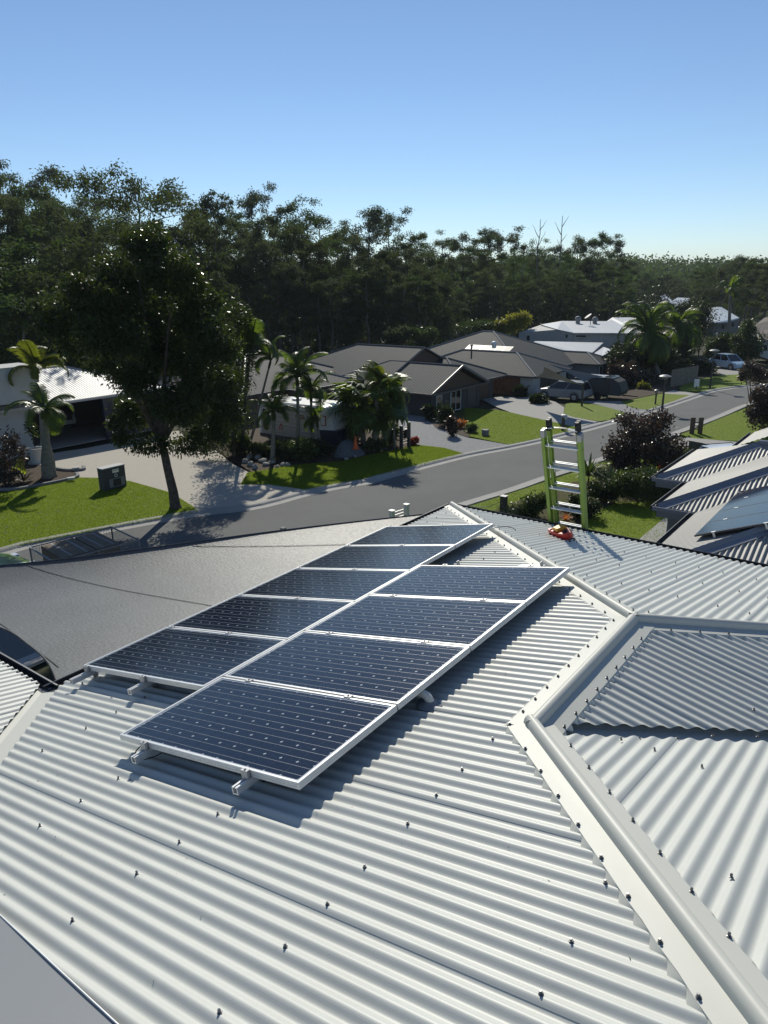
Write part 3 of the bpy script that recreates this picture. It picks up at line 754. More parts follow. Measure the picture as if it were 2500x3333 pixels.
# driveways and paths
sheet('driveway', [(168, 1031), (140, 1012), (60, 1000), (70, 985), (185, 968), (340, 938), (385, 930), (402, 946), (470, 975), (500, 1000), (557, 1031), (668, 1060), (554, 1089), (428, 1104), (413, 1091), (370, 1064), (282, 1039), (215, 1032)], M_agg, .096)
sheet('driveway', [(860, 893), (918, 900), (941, 923), (1010, 945), (1101, 961), (1004, 980), (960, 967), (905, 961), (862, 940)], M_gravel, .094)
sheet('driveway', [(1040, 862), (1079, 857), (1160, 857), (1200, 868), (1219, 880), (1217, 893), (1240, 901), (1305, 913), (1257, 925), (1104, 891), (1075, 880)], M_drive, .097)
sheet('driveway', [(1255, 866), (1335, 865), (1408, 880), (1385, 889), (1365, 895), (1300, 876)], M_gravel, .093)
sheet('driveway', [(1425, 838), (1470, 845), (1510, 850), (1450, 872)], M_drive, .095)
sheet('driveway', [(1508, 776), (1560, 776), (1605, 808), (1560, 810)], M_drive, .098)
sheet('crossover', [(1452, 952), (1485, 945), (1600, 955), (1600, 975), (1475, 968)], M_drive, .112)
sheet('path', [(1370, 1173), (1436, 1118), (1479, 1121), (1480, 1140), (1420, 1200), (1330, 1210)], M_drive, .114)
# garden beds
sheet('garden_bed', [(-60, 1052), (0, 1060), (74, 1047), (130, 1034), (166, 1028), (160, 1017), (120, 1008), (60, 1003), (-60, 1020)], M_mulch, .112)
sheet('garden_bed', [(400, 945), (470, 974), (560, 1030), (640, 1002), (735, 995), (830, 974), (905, 960), (862, 938), (858, 890), (700, 880), (520, 900)], M_mulch, .088)
sheet('garden_bed', [(918, 900), (941, 923), (1012, 944), (1018, 938), (1000, 880), (960, 860), (920, 870)], M_mulch, .108)
sheet('garden_bed', [(1060, 1105), (1110, 1085), (1180, 1062), (1240, 1040), (1330, 1035), (1470, 1015), (1470, 1060), (1420, 1080), (1330, 1085), (1262, 1118), (1240, 1150), (1100, 1160)], M_mulch, .113)
sheet('garden_bed', [(1300, 866), (1330, 850), (1420, 830), (1470, 838), (1430, 849), (1345, 866)], M_mulch, .109)

# lawn blades: only to break up the turf where it lies closest to the street edge of the view
def blades(uv, n, name='grass'):
    pts = [atg(u, v, .12) for u, v in uv]; P = np.array([(p.x, p.y) for p in pts]); lo_, hi_ = P.min(0), P.max(0)
    out = np.zeros((0, 2)); 
    while len(out) < n:
        q = rng.uniform(lo_, hi_, (n * 2, 2)); ins = np.zeros(len(q), bool); j = len(P) - 1
        for i in range(len(P)):
            c = ((P[i, 1] > q[:, 1]) != (P[j, 1] > q[:, 1])) & (q[:, 0] < (P[j, 0] - P[i, 0]) * (q[:, 1] - P[i, 1]) / (P[j, 1] - P[i, 1] + 1e-12) + P[i, 0])
            ins ^= c; j = i
        out = np.concatenate([out, q[ins]])
    out = out[:n]; z = np.where(out[:, 1] > Y0, -SLOPE * (out[:, 1] - Y0), 0) + .095
    b = np.column_stack([out, z]); a = rng.uniform(0, 2 * np.pi, n); h = rng.uniform(.03, .075, n); wd = rng.uniform(.012, .022, n)
    dx = np.column_stack([np.cos(a), np.sin(a), np.zeros(n)]); lean = rng.normal(0, .35, (n, 2))
    tip = b + np.column_stack([lean[:, 0] * h, lean[:, 1] * h, h])
    v = np.stack([b - dx * wd[:, None], b + dx * wd[:, None], tip], 1).reshape(-1, 3)
    return tag(mesh_np(name, v, 3, M_blade), kind='stuff')
blades(LAWN1, 90000); blades(LAWN7, 60000); blades(LAWN2, 60000); blades(LAWN3, 30000); blades(LAWN8, 20000)

# ================================================================ houses
def zsolve(u, v, t=None, s=None):
    lo_, hi_ = -3.0, 9.0
    f = lambda z: (st(at(u, v, z))[1] - t) if t is not None else (st(at(u, v, z))[0] - s)
    a = f(lo_)
    for _ in range(50):
        m = (lo_ + hi_) / 2
        if (f(m) > 0) == (a > 0): lo_ = m
        else: hi_ = m
    return lo_
def hiproof(par, s0, s1, t0, t1, ze, sl, mats, gable=(), ov=0.0, capm=None, gut=True, capr=.09):
    """hip roof on the house grid; mats = (material for faces falling along s, material for faces falling along t)"""
    ws, wt = s1 - s0, t1 - t0; hw = min(ws, wt) / 2; zr = ze + sl * hw
    P = lambda s, t, z: W(s, t, z)
    if wt >= ws:                                # ridge along t
        sm = (s0 + s1) / 2; a = t0 if 't0' in gable else t0 + hw; b = t1 if 't1' in gable else t1 - hw
        A, B = P(sm, a, zr), P(sm, b, zr)
        faces = [([P(s0, t0, ze), P(s0, t1, ze), B, A], 0), ([P(s1, t0, ze), P(s1, t1, ze), B, A], 0)]
        if 't0' not in gable: faces.append(([P(s0, t0, ze), P(s1, t0, ze), A], 1))
        if 't1' not in gable: faces.append(([P(s0, t1, ze), P(s1, t1, ze), B], 1))
        hips = [(A, P(s0, t0, ze)), (A, P(s1, t0, ze)), (B, P(s0, t1, ze)), (B, P(s1, t1, ze))]
    else:
        tm = (t0 + t1) / 2; a = s0 if 's0' in gable else s0 + hw; b = s1 if 's1' in gable else s1 - hw
        A, B = P(a, tm, zr), P(b, tm, zr)
        faces = [([P(s0, t0, ze), P(s1, t0, ze), B, A], 1), ([P(s0, t1, ze), P(s1, t1, ze), B, A], 1)]
        if 's0' not in gable: faces.append(([P(s0, t0, ze), P(s0, t1, ze), A], 0))
        if 's1' not in gable: faces.append(([P(s1, t0, ze), P(s1, t1, ze), B], 0))
        hips = [(A, P(s0, t0, ze)), (A, P(s0, t1, ze)), (B, P(s1, t0, ze)), (B, P(s1, t1, ze))]
    for pts, k in faces:
        mb = MB(); mb.slab(pts, .07); mb.build('roof_face', mats[k], par)
    for a_, b_ in [(A, B)] + hips:
        if (a_ - b_).length > .2:
            mb = MB(); mb.tube([a_ + UP * .01, b_ + UP * .01], capr, 6); mb.build('ridge_cap', capm or mats[0], par)
    if gut:
        for p, q in ((P(s0, t0, ze), P(s1, t0, ze)), (P(s0, t1, ze), P(s1, t1, ze)), (P(s0, t0, ze), P(s0, t1, ze)), (P(s1, t0, ze), P(s1, t1, ze))):
            mb = MB(); mb.bar(p - UP * .10, q - UP * .10, .14, .16); mb.build('gutter', gut if gut is not True else M_gutter, par)
    return zr
def walls(par, s0, s1, t0, t1, z1_, m, z0=None, name='wall'):
    mb = MB(); z = z0 if z0 is not None else zg(W((s0 + s1) / 2, (t0 + t1) / 2, 0).y) - .6
    mb.box(W((s0 + s1) / 2, (t0 + t1) / 2, (z + z1_) / 2), (s1 - s0, t1 - t0, z1_ - z), ax=(D2, N2, UP)); return mb.build(name, m, par)
def opening(par, a, b, z0, z1_, out, frame=None, pane=None, name='window', mull=1):
    """window or door in the wall line a..b (s,t), out = outward unit (s,t)"""
    A = W(a[0], a[1], 0); B = W(b[0], b[1], 0); O = D2 * out[0] + N2 * out[1]; X = (B - A).normalized(); L = (B - A).length; c = (A + B) / 2 + UP * ((z0 + z1_) / 2)
    f = MB(); w = .06; H = z1_ - z0
    f.box(c + UP * (H / 2 - w / 2) + O * .02, (L, .07, w), ax=(X, O, UP)); f.box(c - UP * (H / 2 - w / 2) + O * .02, (L, .07, w), ax=(X, O, UP))
    for k in range(mull + 1): f.box(c + X * (-L / 2 + w / 2 + (L - w) * k / mull) + O * .02, (w, .068, H - 2 * w), ax=(X, O, UP))
    fo = f.build(name, frame or M_frame, par)
    p = MB(); p.box(c + O * .012, (L - .02, .03, H - .02), ax=(X, O, UP)); p.build('pane' if name == 'window' else 'leaf', pane or M_glass, fo)
    return fo
def ribs(nm, col, rough=.5, pitch=.23, st_=.55):
    return (ribmat(nm + '_along', col, rough, N2, pitch, st_), ribmat(nm + '_across', col, rough, D2, pitch, st_))
RB = ribs('charcoal_roof', (.055, .060, .066), .7, .3, .35); RCn = ribs('brown_grey_roof', (.066, .068, .069), .7, .3, .35); RLt = ribs('pale_roof', (.44, .44, .43), .42, .22, .7); RM = ribs('slate_roof', (.075, .075, .077), .7, .3, .35)
M_capd = mat('dark_ridge_cap', (.13, .128, .122), .5); M_capl = mat('light_ridge_cap', (.30, .29, .27), .5)

# --- house B: charcoal gabled house in the middle
hb = empty('gabled_house', W(60, 42, zg(60)), 'charcoal roofed house with a gable end facing the street behind the palm clump', 'house')
ze = 1.2
hiproof(hb, 53.56, 63.4, 34.9, 48, ze, .40, RB, gable=('t0',), capm=M_capd)
hiproof(hb, 53.45, 69.0, 40.9, 57.2, ze + .015, .40, RB, gable=('t0',), capm=M_capd); hiproof(hb, 60.0, 69.1, 35.9, 47, ze + .03, .40, RB, capm=M_capd)
walls(hb, 54.2, 62.8, 35.5, 50, ze - .05, M_walld); walls(hb, 55, 68.6, 37.5, 56.5, ze - .05, M_brick)
mb = MB(); gz = ze + .4 * 4.6
mb.slab([W(54.2, 35.5, ze - .06), W(62.8, 35.5, ze - .06), W(58.5, 35.5, gz - .15)], .25, N2 * -1); mb.build('gable_wall', M_brownw, hb)
for a, b in (((53.5, 34.88), (58.5, 34.88)), ((63.46, 34.88), (58.5, 34.88))):
    mb = MB(); mb.bar(W(a[0], a[1], ze - .02), W(b[0], b[1], ze + .4 * 4.94 - .02), .06, .24); mb.build('barge_board', M_gutter, hb)
mb = MB(); g0 = 41.1; mb.slab([W(56.3, g0, 2.2), W(66.2, g0, 2.2), W(61.25, g0, 4.2)], .2, N2 * -1); mb.build('gable_wall', M_brownw, hb)
zb = zg(70)
opening(hb, (57.4, 35.5), (59.2, 35.5), zb + .15, zb + 2.0, (0, -1), mull=2)
opening(hb, (55.0, 35.5), (55.9, 35.5), zb + .4, zb + 1.9, (0, -1))
opening(hb, (60.4, 35.5), (62.2, 35.5), zb, zb + 2.0, (0, -1), frame=M_walld, pane=M_garage, name='door')
walls(hb, 63.0, 68.6, 37.2, 38, ze - .05, M_walld)
opening(hb, (64.0, 37.2), (67.6, 37.2), zb, zb + 2.0, (0, -1), frame=M_walld, pane=M_brownw, name='garage_door')
mb = MB(); p = at(*r2(703, 485), 2.6); mb.lathe(p, [(.09, -.5), (.09, .35), (.17, .36), (.17, .5), (.06, .58)], 10); mb.build('flue', M_galv, hb)

# --- house M: low brick house between the caravan and house B
hm = empty('brick_house', atg(700, 870), 'low brown brick house with a grey hip roof behind the caravan', 'house')
tm = st(atg(745, 884))[1]; zem = zsolve(772, 821, t=tm - .5); sm1 = st(at(772, 821, zem))[0]
hiproof(hm, sm1 - 8.0, sm1, tm - .5, tm + 7.5, zem, .36, RM, capm=M_capl)
hiproof(hm, sm1 - 13, sm1 + 3.6, tm + 1.4, tm + 15, zem, .36, RM, capm=M_capd)
walls(hm, sm1 - 7.6, sm1 - .5, tm, tm + 7, zem - .05, M_brick); walls(hm, sm1 - 12.5, sm1 + 3.1, tm + 1.9, tm + 14, zem - .05, M_brick)
for o in (-5.6, -4.2): opening(hm, (sm1 + o, tm), (sm1 + o + .8, tm), zg(60) + .5, zg(60) + 1.8, (0, -1), frame=M_walld)
opening(hm, (sm1 - 1.9, tm), (sm1 - .9, tm), zg(60), zg(60) + 1.9, (0, -1), frame=M_walld, pane=M_dark, name='door')
mb = MB(); mb.box(W(sm1 - 2.6, tm - .12, (zem + zg(60)) / 2), (.5, .25, zem - zg(60)), ax=(D2, N2, UP)); mb.build('pier', M_wallg, hm)
mb = MB(); mb.box(W(sm1 - .35, tm - .12, (zem + zg(60)) / 2), (.4, .25, zem - zg(60)), ax=(D2, N2, UP)); mb.build('pier', M_wallg, hm)

# --- house A: pale roofed house at the left with the open garage
ha = empty('pale_roofed_house', atg(200, 940), 'house with a pale ribbed roof and an open garage behind the street tree', 'house')
ta0 = st(atg(185, 962))[1]; zea = zsolve(200, 858, t=ta0 - .4)
sA0 = st(at(-60, 905, zea))[0]; sA1 = st(at(345, 832, zea))[0]
hiproof(ha, sA0 - 10, sA1, ta0 - .4, ta0 + 11, zea, .32, RLt, capm=M_capl, gut=M_wallw)
gs0 = st(atg(95, 985))[0]; gs1 = st(atg(372, 932))[0]; zga = zg(50)
walls(ha, gs0 - 9, gs0, ta0 + .1, ta0 + 10, zea - .1, M_wallw); walls(ha, gs1, sA1 - .4, ta0 + .1, ta0 + 10, zea - .1, M_wallg)
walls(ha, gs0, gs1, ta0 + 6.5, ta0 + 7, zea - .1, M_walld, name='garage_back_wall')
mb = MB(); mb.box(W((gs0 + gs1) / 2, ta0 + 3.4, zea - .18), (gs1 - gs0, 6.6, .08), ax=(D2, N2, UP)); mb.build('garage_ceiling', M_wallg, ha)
mb = MB(); mb.box(W((gs0 + gs1) / 2, ta0 + 3.4, zga + .10), (gs1 - gs0, 6.6, .06), ax=(D2, N2, UP)); mb.build('garage_floor', M_drive, ha)
mb = MB(); mb.box(W(gs1 - .2, ta0 + .05, (zea + zga) / 2), (.42, .42, zea - zga), ax=(D2, N2, UP)); mb.build('pier', M_wallw, ha)
sm_ = gs0 + (gs1 - gs0) * .52
mb = MB(); mb.box(W(sm_, ta0 + .1, (zea + zga) / 2), (.3, .3, zea - zga), ax=(D2, N2, UP)); mb.build('pier', M_navy, ha)
opening(ha, (sm_ + .2, ta0 + .25), (gs1 - .5, ta0 + .25), zga + .1, zea - .15, (0, -1), frame=M_navy, pane=M_navy, name='garage_door', mull=1)
mb = MB(); pz = zsolve(40, 793, t=ta0 - 1.6); s_r = st(at(88, 790, pz))[0]
mb.box(W(s_r - 4, ta0 - .4, pz - 1.15), (8, 2.4, 2.3), ax=(D2, N2, UP)); mb.build('portico_parapet', M_wallw, ha)
mb = MB(); mb.box(W(s_r - 4, ta0 - .4, pz + .012), (8.06, 2.46, .06), ax=(D2, N2, UP)); mb.build('parapet_cap', M_wallw, ha)
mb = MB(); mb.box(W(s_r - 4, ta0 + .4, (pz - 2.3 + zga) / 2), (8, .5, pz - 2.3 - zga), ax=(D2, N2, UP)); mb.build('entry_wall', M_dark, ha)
for o in (2.4, 3.1): opening(ha, (s_r - o - .55, ta0 + .14), (s_r - o, ta0 + .14), zga + .3, pz - 2.4, (0, -1))

# --- house C: brown-grey roof, solar panels, shade sails
hc = empty('brown_roofed_house', atg(1150, 850), 'brown grey hip roofed house with silvery solar panels and a red timber wall', 'house')
base = atg(*r3(402, 642)); tc_, sc_ = st(base)[1], st(base)[0]; zec = zsolve(*r3(405, 542), t=tc_ - .5); sc0 = st(at(*r3(405, 542), zec))[0]
hiproof(hc, sc0, sc0 + 9.5, tc_ - .5, tc_ + 16, zec, .40, RCn, capm=M_capl)
hiproof(hc, sc0 + 1.2, sc0 + 19.5, tc_ + 1.2, tc_ + 21, zec + .02, .40, RCn, capm=M_capl)
hiproof(hc, sc0 + 14.0, sc0 + 19.4, tc_ - 2.0, tc_ + 8, zec + .04, .40, RCn, capm=M_capl)
walls(hc, sc0 + .5, sc0 + 9, tc_, tc_ + 15, zec - .05, M_wallw); walls(hc, sc0 + 3, sc0 + 19, tc_ + 2, tc_ + 20, zec - .05, M_walld); walls(hc, sc0 + 14.4, sc0 + 19.0, tc_ - 1.6, tc_ + 7, zec - .05, M_wallg)
zc0 = zg(75)
opening(hc, (sc0 + 2.2, tc_), (sc0 + 7.0, tc_), zc0 - .2, zec - .3, (0, -1), frame=M_walld, pane=M_garage, name='garage_door')
opening(hc, (sc0 + 15.0, tc_ - 1.6), (sc0 + 16.0, tc_ - 1.6), zc0 + .4, zec - .3, (0, -1)); opening(hc, (sc0 + 17.4, tc_ - 1.6), (sc0 + 18.4, tc_ - 1.6), zc0 + .4, zec - .3, (0, -1))
fp0 = st(atg(*r3(205, 635)))
# red timber boards on the near side of house C
for k in range(22):
    mb = MB(); mb.box(W(sc0 + .42, tc_ + 1.6 + k * .235, (zec - .25 + zc0 - .5) / 2), (.05, .205, zec - .25 - zc0 + .5), ax=(D2, N2, UP)); mb.build('timber_board', M_timber, hc)
ff = MB(); p = at(*r3(58, 400), 3.2); ff.lathe(p, [(.09, -.9), (.09, .5), (.15, .5), (.15, .66)], 10); ff.build('flue', M_gutter, hc)
ff = MB(); p = at(*r3(180, 372), 3.6); ff.lathe(p, [(.25, -.3), (.25, .0), (.33, .08), (.34, .28), (.2, .42), (.05, .46)], 14); ff.build('roof_ventilator', M_white, hc)
# its ten solar panels: two rows lying on the near face of the roof
zface = lambda s: zec + .40 * (s - (sc0 + 1.2)) + .14
def onface(u, v):
    d = ray(u, v); A_ = .40 * (d.x * D2.x + d.y * D2.y); T_ = (zec - .40 * (sc0 + 1.2) + .14 - HC) / (d.z - A_); q = d * T_; return st(q)
M_farcell = mat('far_solar_glass', (.085, .087, .093), .48, .12)
for r_, (xa, ya, xb, yb, n) in enumerate(((18, 395, 265, 402, 6), (30, 437, 215, 447, 4))):
    qa, qb = onface(*r3(xa, ya)), onface(*r3(xb, yb))
    sm2 = (qa[0] + qb[0]) / 2; sgn = (qb[1] - qa[1]) / n
    for k in range(n):
        t0_ = qa[1] + sgn * k; t1_ = qa[1] + sgn * (k + 1); tcn = (t0_ + t1_) / 2; hw_ = abs(sgn) / 2 - .035
        so_ = empty('solar_panel', W(sm2, tcn, zface(sm2)))
        tag(so_, '%s silvery solar panel from the left in the %s row on the brown roofed house' % (('first', 'second', 'third', 'fourth', 'fifth', 'sixth')[k], ('upper', 'lower')[r_]), 'solar panel', 'solar panels on the brown roofed house')
        ex = N2; ey = (D2 + UP * .40).normalized(); ez = ex.cross(ey); ez = ez if ez.z > 0 else -ez; hh = 1.15
        mb = MB(); mb.box(W(sm2, tcn, zface(sm2)), (hw_ * 2, hh * 2, .04), ax=(ex, ey, ez)); mb.build('frame', M_alu_dk, so_)
        mb = MB(); mb.box(W(sm2, tcn, zface(sm2)) + ez * .012, (hw_ * 2 - .08, hh * 2 - .08, .03), ax=(ex, ey, ez)); mb.build('glass', M_farcell, so_)

# --- house D: pale two storey house behind house C
hd = empty('white_two_storey_house', atY(*r3(560, 330), 112), 'white two storey house with pale low pitched roofs behind the brown roofed house', 'house')
def dpoly(par, name, m, pts, th=.12):
    mb = MB(); mb.slab([atY(*r3(x, y), Y) for x, y, Y in pts], th); return mb.build(name, m, par)
M_lt = mat('pale_metal_roof', (.55, .56, .56), .4, .5, var=.05); 
RD = ribmat('pale_roof_far', (.55, .555, .55), .42, N2, .3, .6)
dpoly(hd, 'roof_face', RD, [(545, 240, 122), (790, 241, 122), (690, 304, 108), (606, 304, 108)])
dpoly(hd, 'roof_face', RD, [(790, 241, 122), (818, 221, 124), (1000, 220, 124), (980, 306, 108), (690, 304, 108)])
dpoly(hd, 'roof_face', M_lt, [(432, 259, 118), (545, 240, 122), (608, 303, 108), (520, 285, 110)])
dpoly(hd, 'roof_face', RD, [(376, 362, 98), (402, 349, 104), (770, 357, 106), (694, 424, 94), (600, 412, 95)])
dpoly(hd, 'roof_face', M_lt, [(705, 425, 95), (770, 380, 104), (815, 395, 100), (760, 436, 93)])
def dwall(par, name, m, pts, th=.3):
    mb = MB(); P_ = [atY(*r3(x, y), Y) for x, y, Y in pts]; mb.slab(P_, th, Vector((0, -1, 0))); return mb.build(name, m, par)
dwall(hd, 'wall', M_wallw, [(315, 303, 117), (434, 262, 118.5), (520, 287, 110.5), (604, 306, 108.5), (604, 430, 108.5), (315, 430, 117)])
dwall(hd, 'wall', M_wallw, [(606, 306, 108.6), (985, 308, 108.6), (985, 430, 108.6), (606, 430, 108.6)])
dwall(hd, 'wall', M_wallw, [(690, 428, 94.6), (790, 405, 99), (790, 530, 99), (690, 530, 94.6)])
for (x0, y0, x1, y1, Y) in ((352, 315, 410, 350, 115.3), (452, 315, 472, 352, 113.0), (562, 310, 600, 334, 109.2), (618, 314, 680, 330, 108.2)):
    mb = MB(); mb.slab([atY(*r3(x0, y0), Y), atY(*r3(x1, y0), Y), atY(*r3(x1, y1), Y), atY(*r3(x0, y1), Y)], .08, Vector((0, -1, 0))); fo = mb.build('window', M_frame, hd)
    mb = MB(); i_ = 3; mb.slab([atY(*r3(x0 + i_, y0 + i_), Y - .05), atY(*r3(x1 - i_, y0 + i_), Y - .05), atY(*r3(x1 - i_, y1 - i_), Y - .05), atY(*r3(x0 + i_, y1 - i_), Y - .05)], .05, Vector((0, -1, 0))); mb.build('pane', M_glass, fo)
for x, y in ((632, 236), (724, 240)):
    mb = MB(); mb.lathe(atY(*r3(x, y + 6), 119), [(.35, -.3), (.35, .1), (.5, .2), (.5, .5), (.3, .75), (.05, .8)], 12); mb.build('roof_ventilator', M_galv, hd)
mb = MB(); p = atY(*r3(700, 250), 117); mb.tube([p - UP * .6, p + UP * .5, p + UP * .5 + Vector((-.5, 0, .5))], .05, 6)
mb.lathe(p + UP * .8 + Vector((-.3, -.1, 0)), [(.05, 0), (.45, .14), (.6, .3)], 14, ax=(Vector((.8, 0, .6)), Vector((0, 1, 0)), Vector((-.6, 0, .8)))); mb.build('satellite_dish', M_gutter, hd)
# --- houses far down the street
def farhouse(label, roofm, wallm, roof, wall_, wins=()):
    Y = roof[0][2]; o = empty('far_house', atY(*r3(roof[0][0], roof[0][1]), Y), label, 'house', None)
    mb = MB(); mb.slab([atY(*r3(x, y), Y_) for x, y, Y_ in roof], .2); mb.build('roof', roofm, o)
    mb = MB(); mb.slab([atY(*r3(x, y), Y_) for x, y, Y_ in wall_], 4.0, Vector((0, -1, 0))); mb.build('wall', wallm, o)
    for x0, y0, x1, y1 in wins:
        Yw = wall_[0][2] - .12; mb = MB(); mb.slab([atY(*r3(x0, y0), Yw), atY(*r3(x1, y0), Yw), atY(*r3(x1, y1), Yw), atY(*r3(x0, y1), Yw)], .12, Vector((0, -1, 0))); fo = mb.build('window', M_walld, o)
        mb = MB(); mb.slab([atY(*r3(x0 + 1, y0 + 1), Yw - .1), atY(*r3(x1 - 1, y0 + 1), Yw - .1), atY(*r3(x1 - 1, y1 - 1), Yw - .1), atY(*r3(x0 + 1, y1 - 1), Yw - .1)], .05, Vector((0, -1, 0))); mb.build('pane', M_glass, fo)
    return o
farhouse('house with a pale blue grey roof at the right beyond the tall palm', mat('pale_blue_roof', (.44, .50, .56), .4, .5), M_wallg,
         [(1300, 190, 165), (1352, 163, 168), (1408, 165, 168), (1504, 223, 150), (1440, 243, 148), (1360, 250, 147), (1330, 235, 150)], [(1365, 250, 150), (1500, 226, 150), (1500, 300, 150), (1365, 330, 150)], ((1412, 258, 1424, 282), (1440, 255, 1448, 278), (1466, 250, 1474, 270)))
farhouse('far white block with a flat top among the trees', M_wallw, M_wallw, [(868, 86, 235), (890, 82, 240), (926, 86, 240), (922, 92, 235)], [(868, 88, 236), (922, 90, 236), (922, 128, 236), (868, 124, 236)], ((890, 98, 898, 108),))
farhouse('far low house with a wide white roof below the white block', M_lt, M_wallg, [(815, 165, 200), (850, 135, 215), (930, 138, 215), (965, 158, 200)], [(818, 166, 201), (962, 162, 201), (962, 195, 201), (818, 200, 201)], ((840, 172, 856, 184),))
farhouse('far white house with a stepped roof left of the tall palm crown', M_lt, M_wallw, [(1072, 118, 230), (1085, 96, 240), (1120, 98, 240), (1150, 150, 225)], [(1074, 120, 229), (1148, 150, 229), (1148, 175, 229), (1074, 175, 229)], ((1090, 132, 1100, 145),))
farhouse('far grey roofed house among trees right of the stepped white house', M_lt, M_wallg, [(1140, 132, 220), (1170, 114, 228), (1238, 116, 228), (1240, 148, 215), (1160, 160, 214)], [(1150, 158, 216), (1238, 150, 216), (1238, 180, 216), (1150, 185, 216)], ((1180, 164, 1190, 172),))
farhouse('grey tiled house at the right edge behind the parked cars', M_fence, M_wallw, [(1590, 262, 118), (1640, 222, 126), (1760, 205, 126), (1760, 300, 112), (1650, 345, 110), (1600, 300, 113)], [(1612, 335, 113), (1760, 300, 113), (1760, 480, 113), (1612, 430, 113)], ((1640, 370, 1655, 400),))

# --- neighbour on the right: three stepped corrugated wings
nb = empty('neighbour_house', W(26, 3, zg(15)), 'neighbouring house at the right with three stepped pale corrugated hip wings', 'house')
NS_ = .40; Z0 = 4.2
M_nroof = mat('warm_grey_roof_paint', (.30, .29, .27), .5, .3, grime=.1, gs=1.5, gcol=(.34, .33, .3)); M_ncap = mat('slate_cap_paint', (.20, .215, .25), .4, .5)
def lit(t0_): return lambda s, t: Z0 + NS_ * (t0_ - t)
def front(s0_): return lambda s, t: Z0 + NS_ * (s - s0_)
NP = .0762 * 1.6
def nface(poly, cross, zf):
    mb = MB(); ss = [p[cross] for p in poly]; corr(mb, poly, cross, zf, min(ss) + .01, max(ss) - .01, 0, pit=NP, amp=.016, npp=8); mb.build('roof_face', M_nroof, nb, smooth=True)
for (s0_, t0_, s1_, w_, tv) in ((25.02, 7.13, 30.21, 2.59, 6.07), (21.7, 6.07, 25.02, 4.2, 4.95), (16.0, 4.95, 21.7, 5.5, None)):
    far = s1_ if s0_ < 25 else None
    if far is None: nface([(s0_, t0_), (s1_, t0_), (s0_ + w_, t0_ - w_)], 0, lit(t0_))
    else: nface([(s0_, t0_), (s1_ - .02, t0_), (s1_ + w_ - .02, t0_ - w_), (s0_ + w_, t0_ - w_)], 0, lit(t0_))
    vt = tv if tv is not None else -9
    if tv is not None: nface([(s0_, t0_), (s0_, tv), (s0_ + w_, tv - w_), (s0_ + w_, t0_ - w_)], 1, front(s0_))
    else: nface([(s0_, t0_), (s0_, -7), (s0_ + w_, -7), (s0_ + w_, t0_ - w_)], 1, front(s0_))
    # hip cap
    rows = []
    for i in range(9):
        f = w_ * i / 8; s, t = s0_ + f, t0_ - f; row = []
        for x, e in ((-.26, 0), (-.09, 0), (-.05, .05), (0, .075), (.05, .05), (.09, 0), (.26, 0)):
            ss, tt = s + x * q2_, t + x * q2_; zz = (front(s0_)(ss, tt) if x < 0 else lit(t0_)(ss, tt)) + .022 + e
            if x == 0: zz = lit(t0_)(s, t) + .022 + e
            row.append(W(ss, tt, zz))
        rows.append(row)
    mb = MB(); mb.grid(rows); mb.build('hip_cap', M_ncap, nb, smooth=40)
    gutter(nb, (s0_ - .1, t0_ + .02), (s1_, t0_ + .02), (0, 1), Z0 + .02, w=.14, h=.13)
    if tv is not None:
        gutter(nb, (s0_ - .02, t0_ + .1), (s0_ - .02, tv), (-1, 0), Z0 + .02, w=.14, h=.13, m=M_ncap)
        mb = MB(); mb.box(W(s0_ + .02, (t0_ + tv) / 2, Z0 - .2), (.04, t0_ - tv, .24), ax=(D2, N2, UP)); mb.build('fascia', M_ncap, nb)
nface([(30.21, 7.13), (30.21, 1), (27.62, 1), (27.62, 4.53)], 1, lambda s, t: Z0 + NS_ * (30.21 - s))
mb = MB(); mb.tube([W(27.62, 4.53, Z0 + NS_ * 2.6 + .03), W(27.62, 1.0, Z0 + NS_ * 2.6 + .03)], .1, 8); mb.build('ridge_cap', M_ncap, nb)
for a0, a1, b0, b1 in ((25.4, 30, -2, 6.7), (22.1, 26, -3, 5.6), (16.4, 22.5, -6, 4.5)): walls(nb, a0, a1, b0, b1, Z0 - .1, M_wallg, z0=-.5)
e_a = at(1593, 962, Z0); e_b = at(1615, 944, Z0); sa_, ta_ = st(e_a); nface([(sa_ - .2, ta_), (sa_ + 3.2, ta_), (sa_ + 7, ta_ - 3.6), (sa_ + 2.6, ta_ - 3.6)], 0, lit(ta_)); gutter(nb, (sa_ - .2, ta_ + .02), (sa_ + 3.2, ta_ + .02), (0, 1), Z0 + .02, w=.14, h=.13)
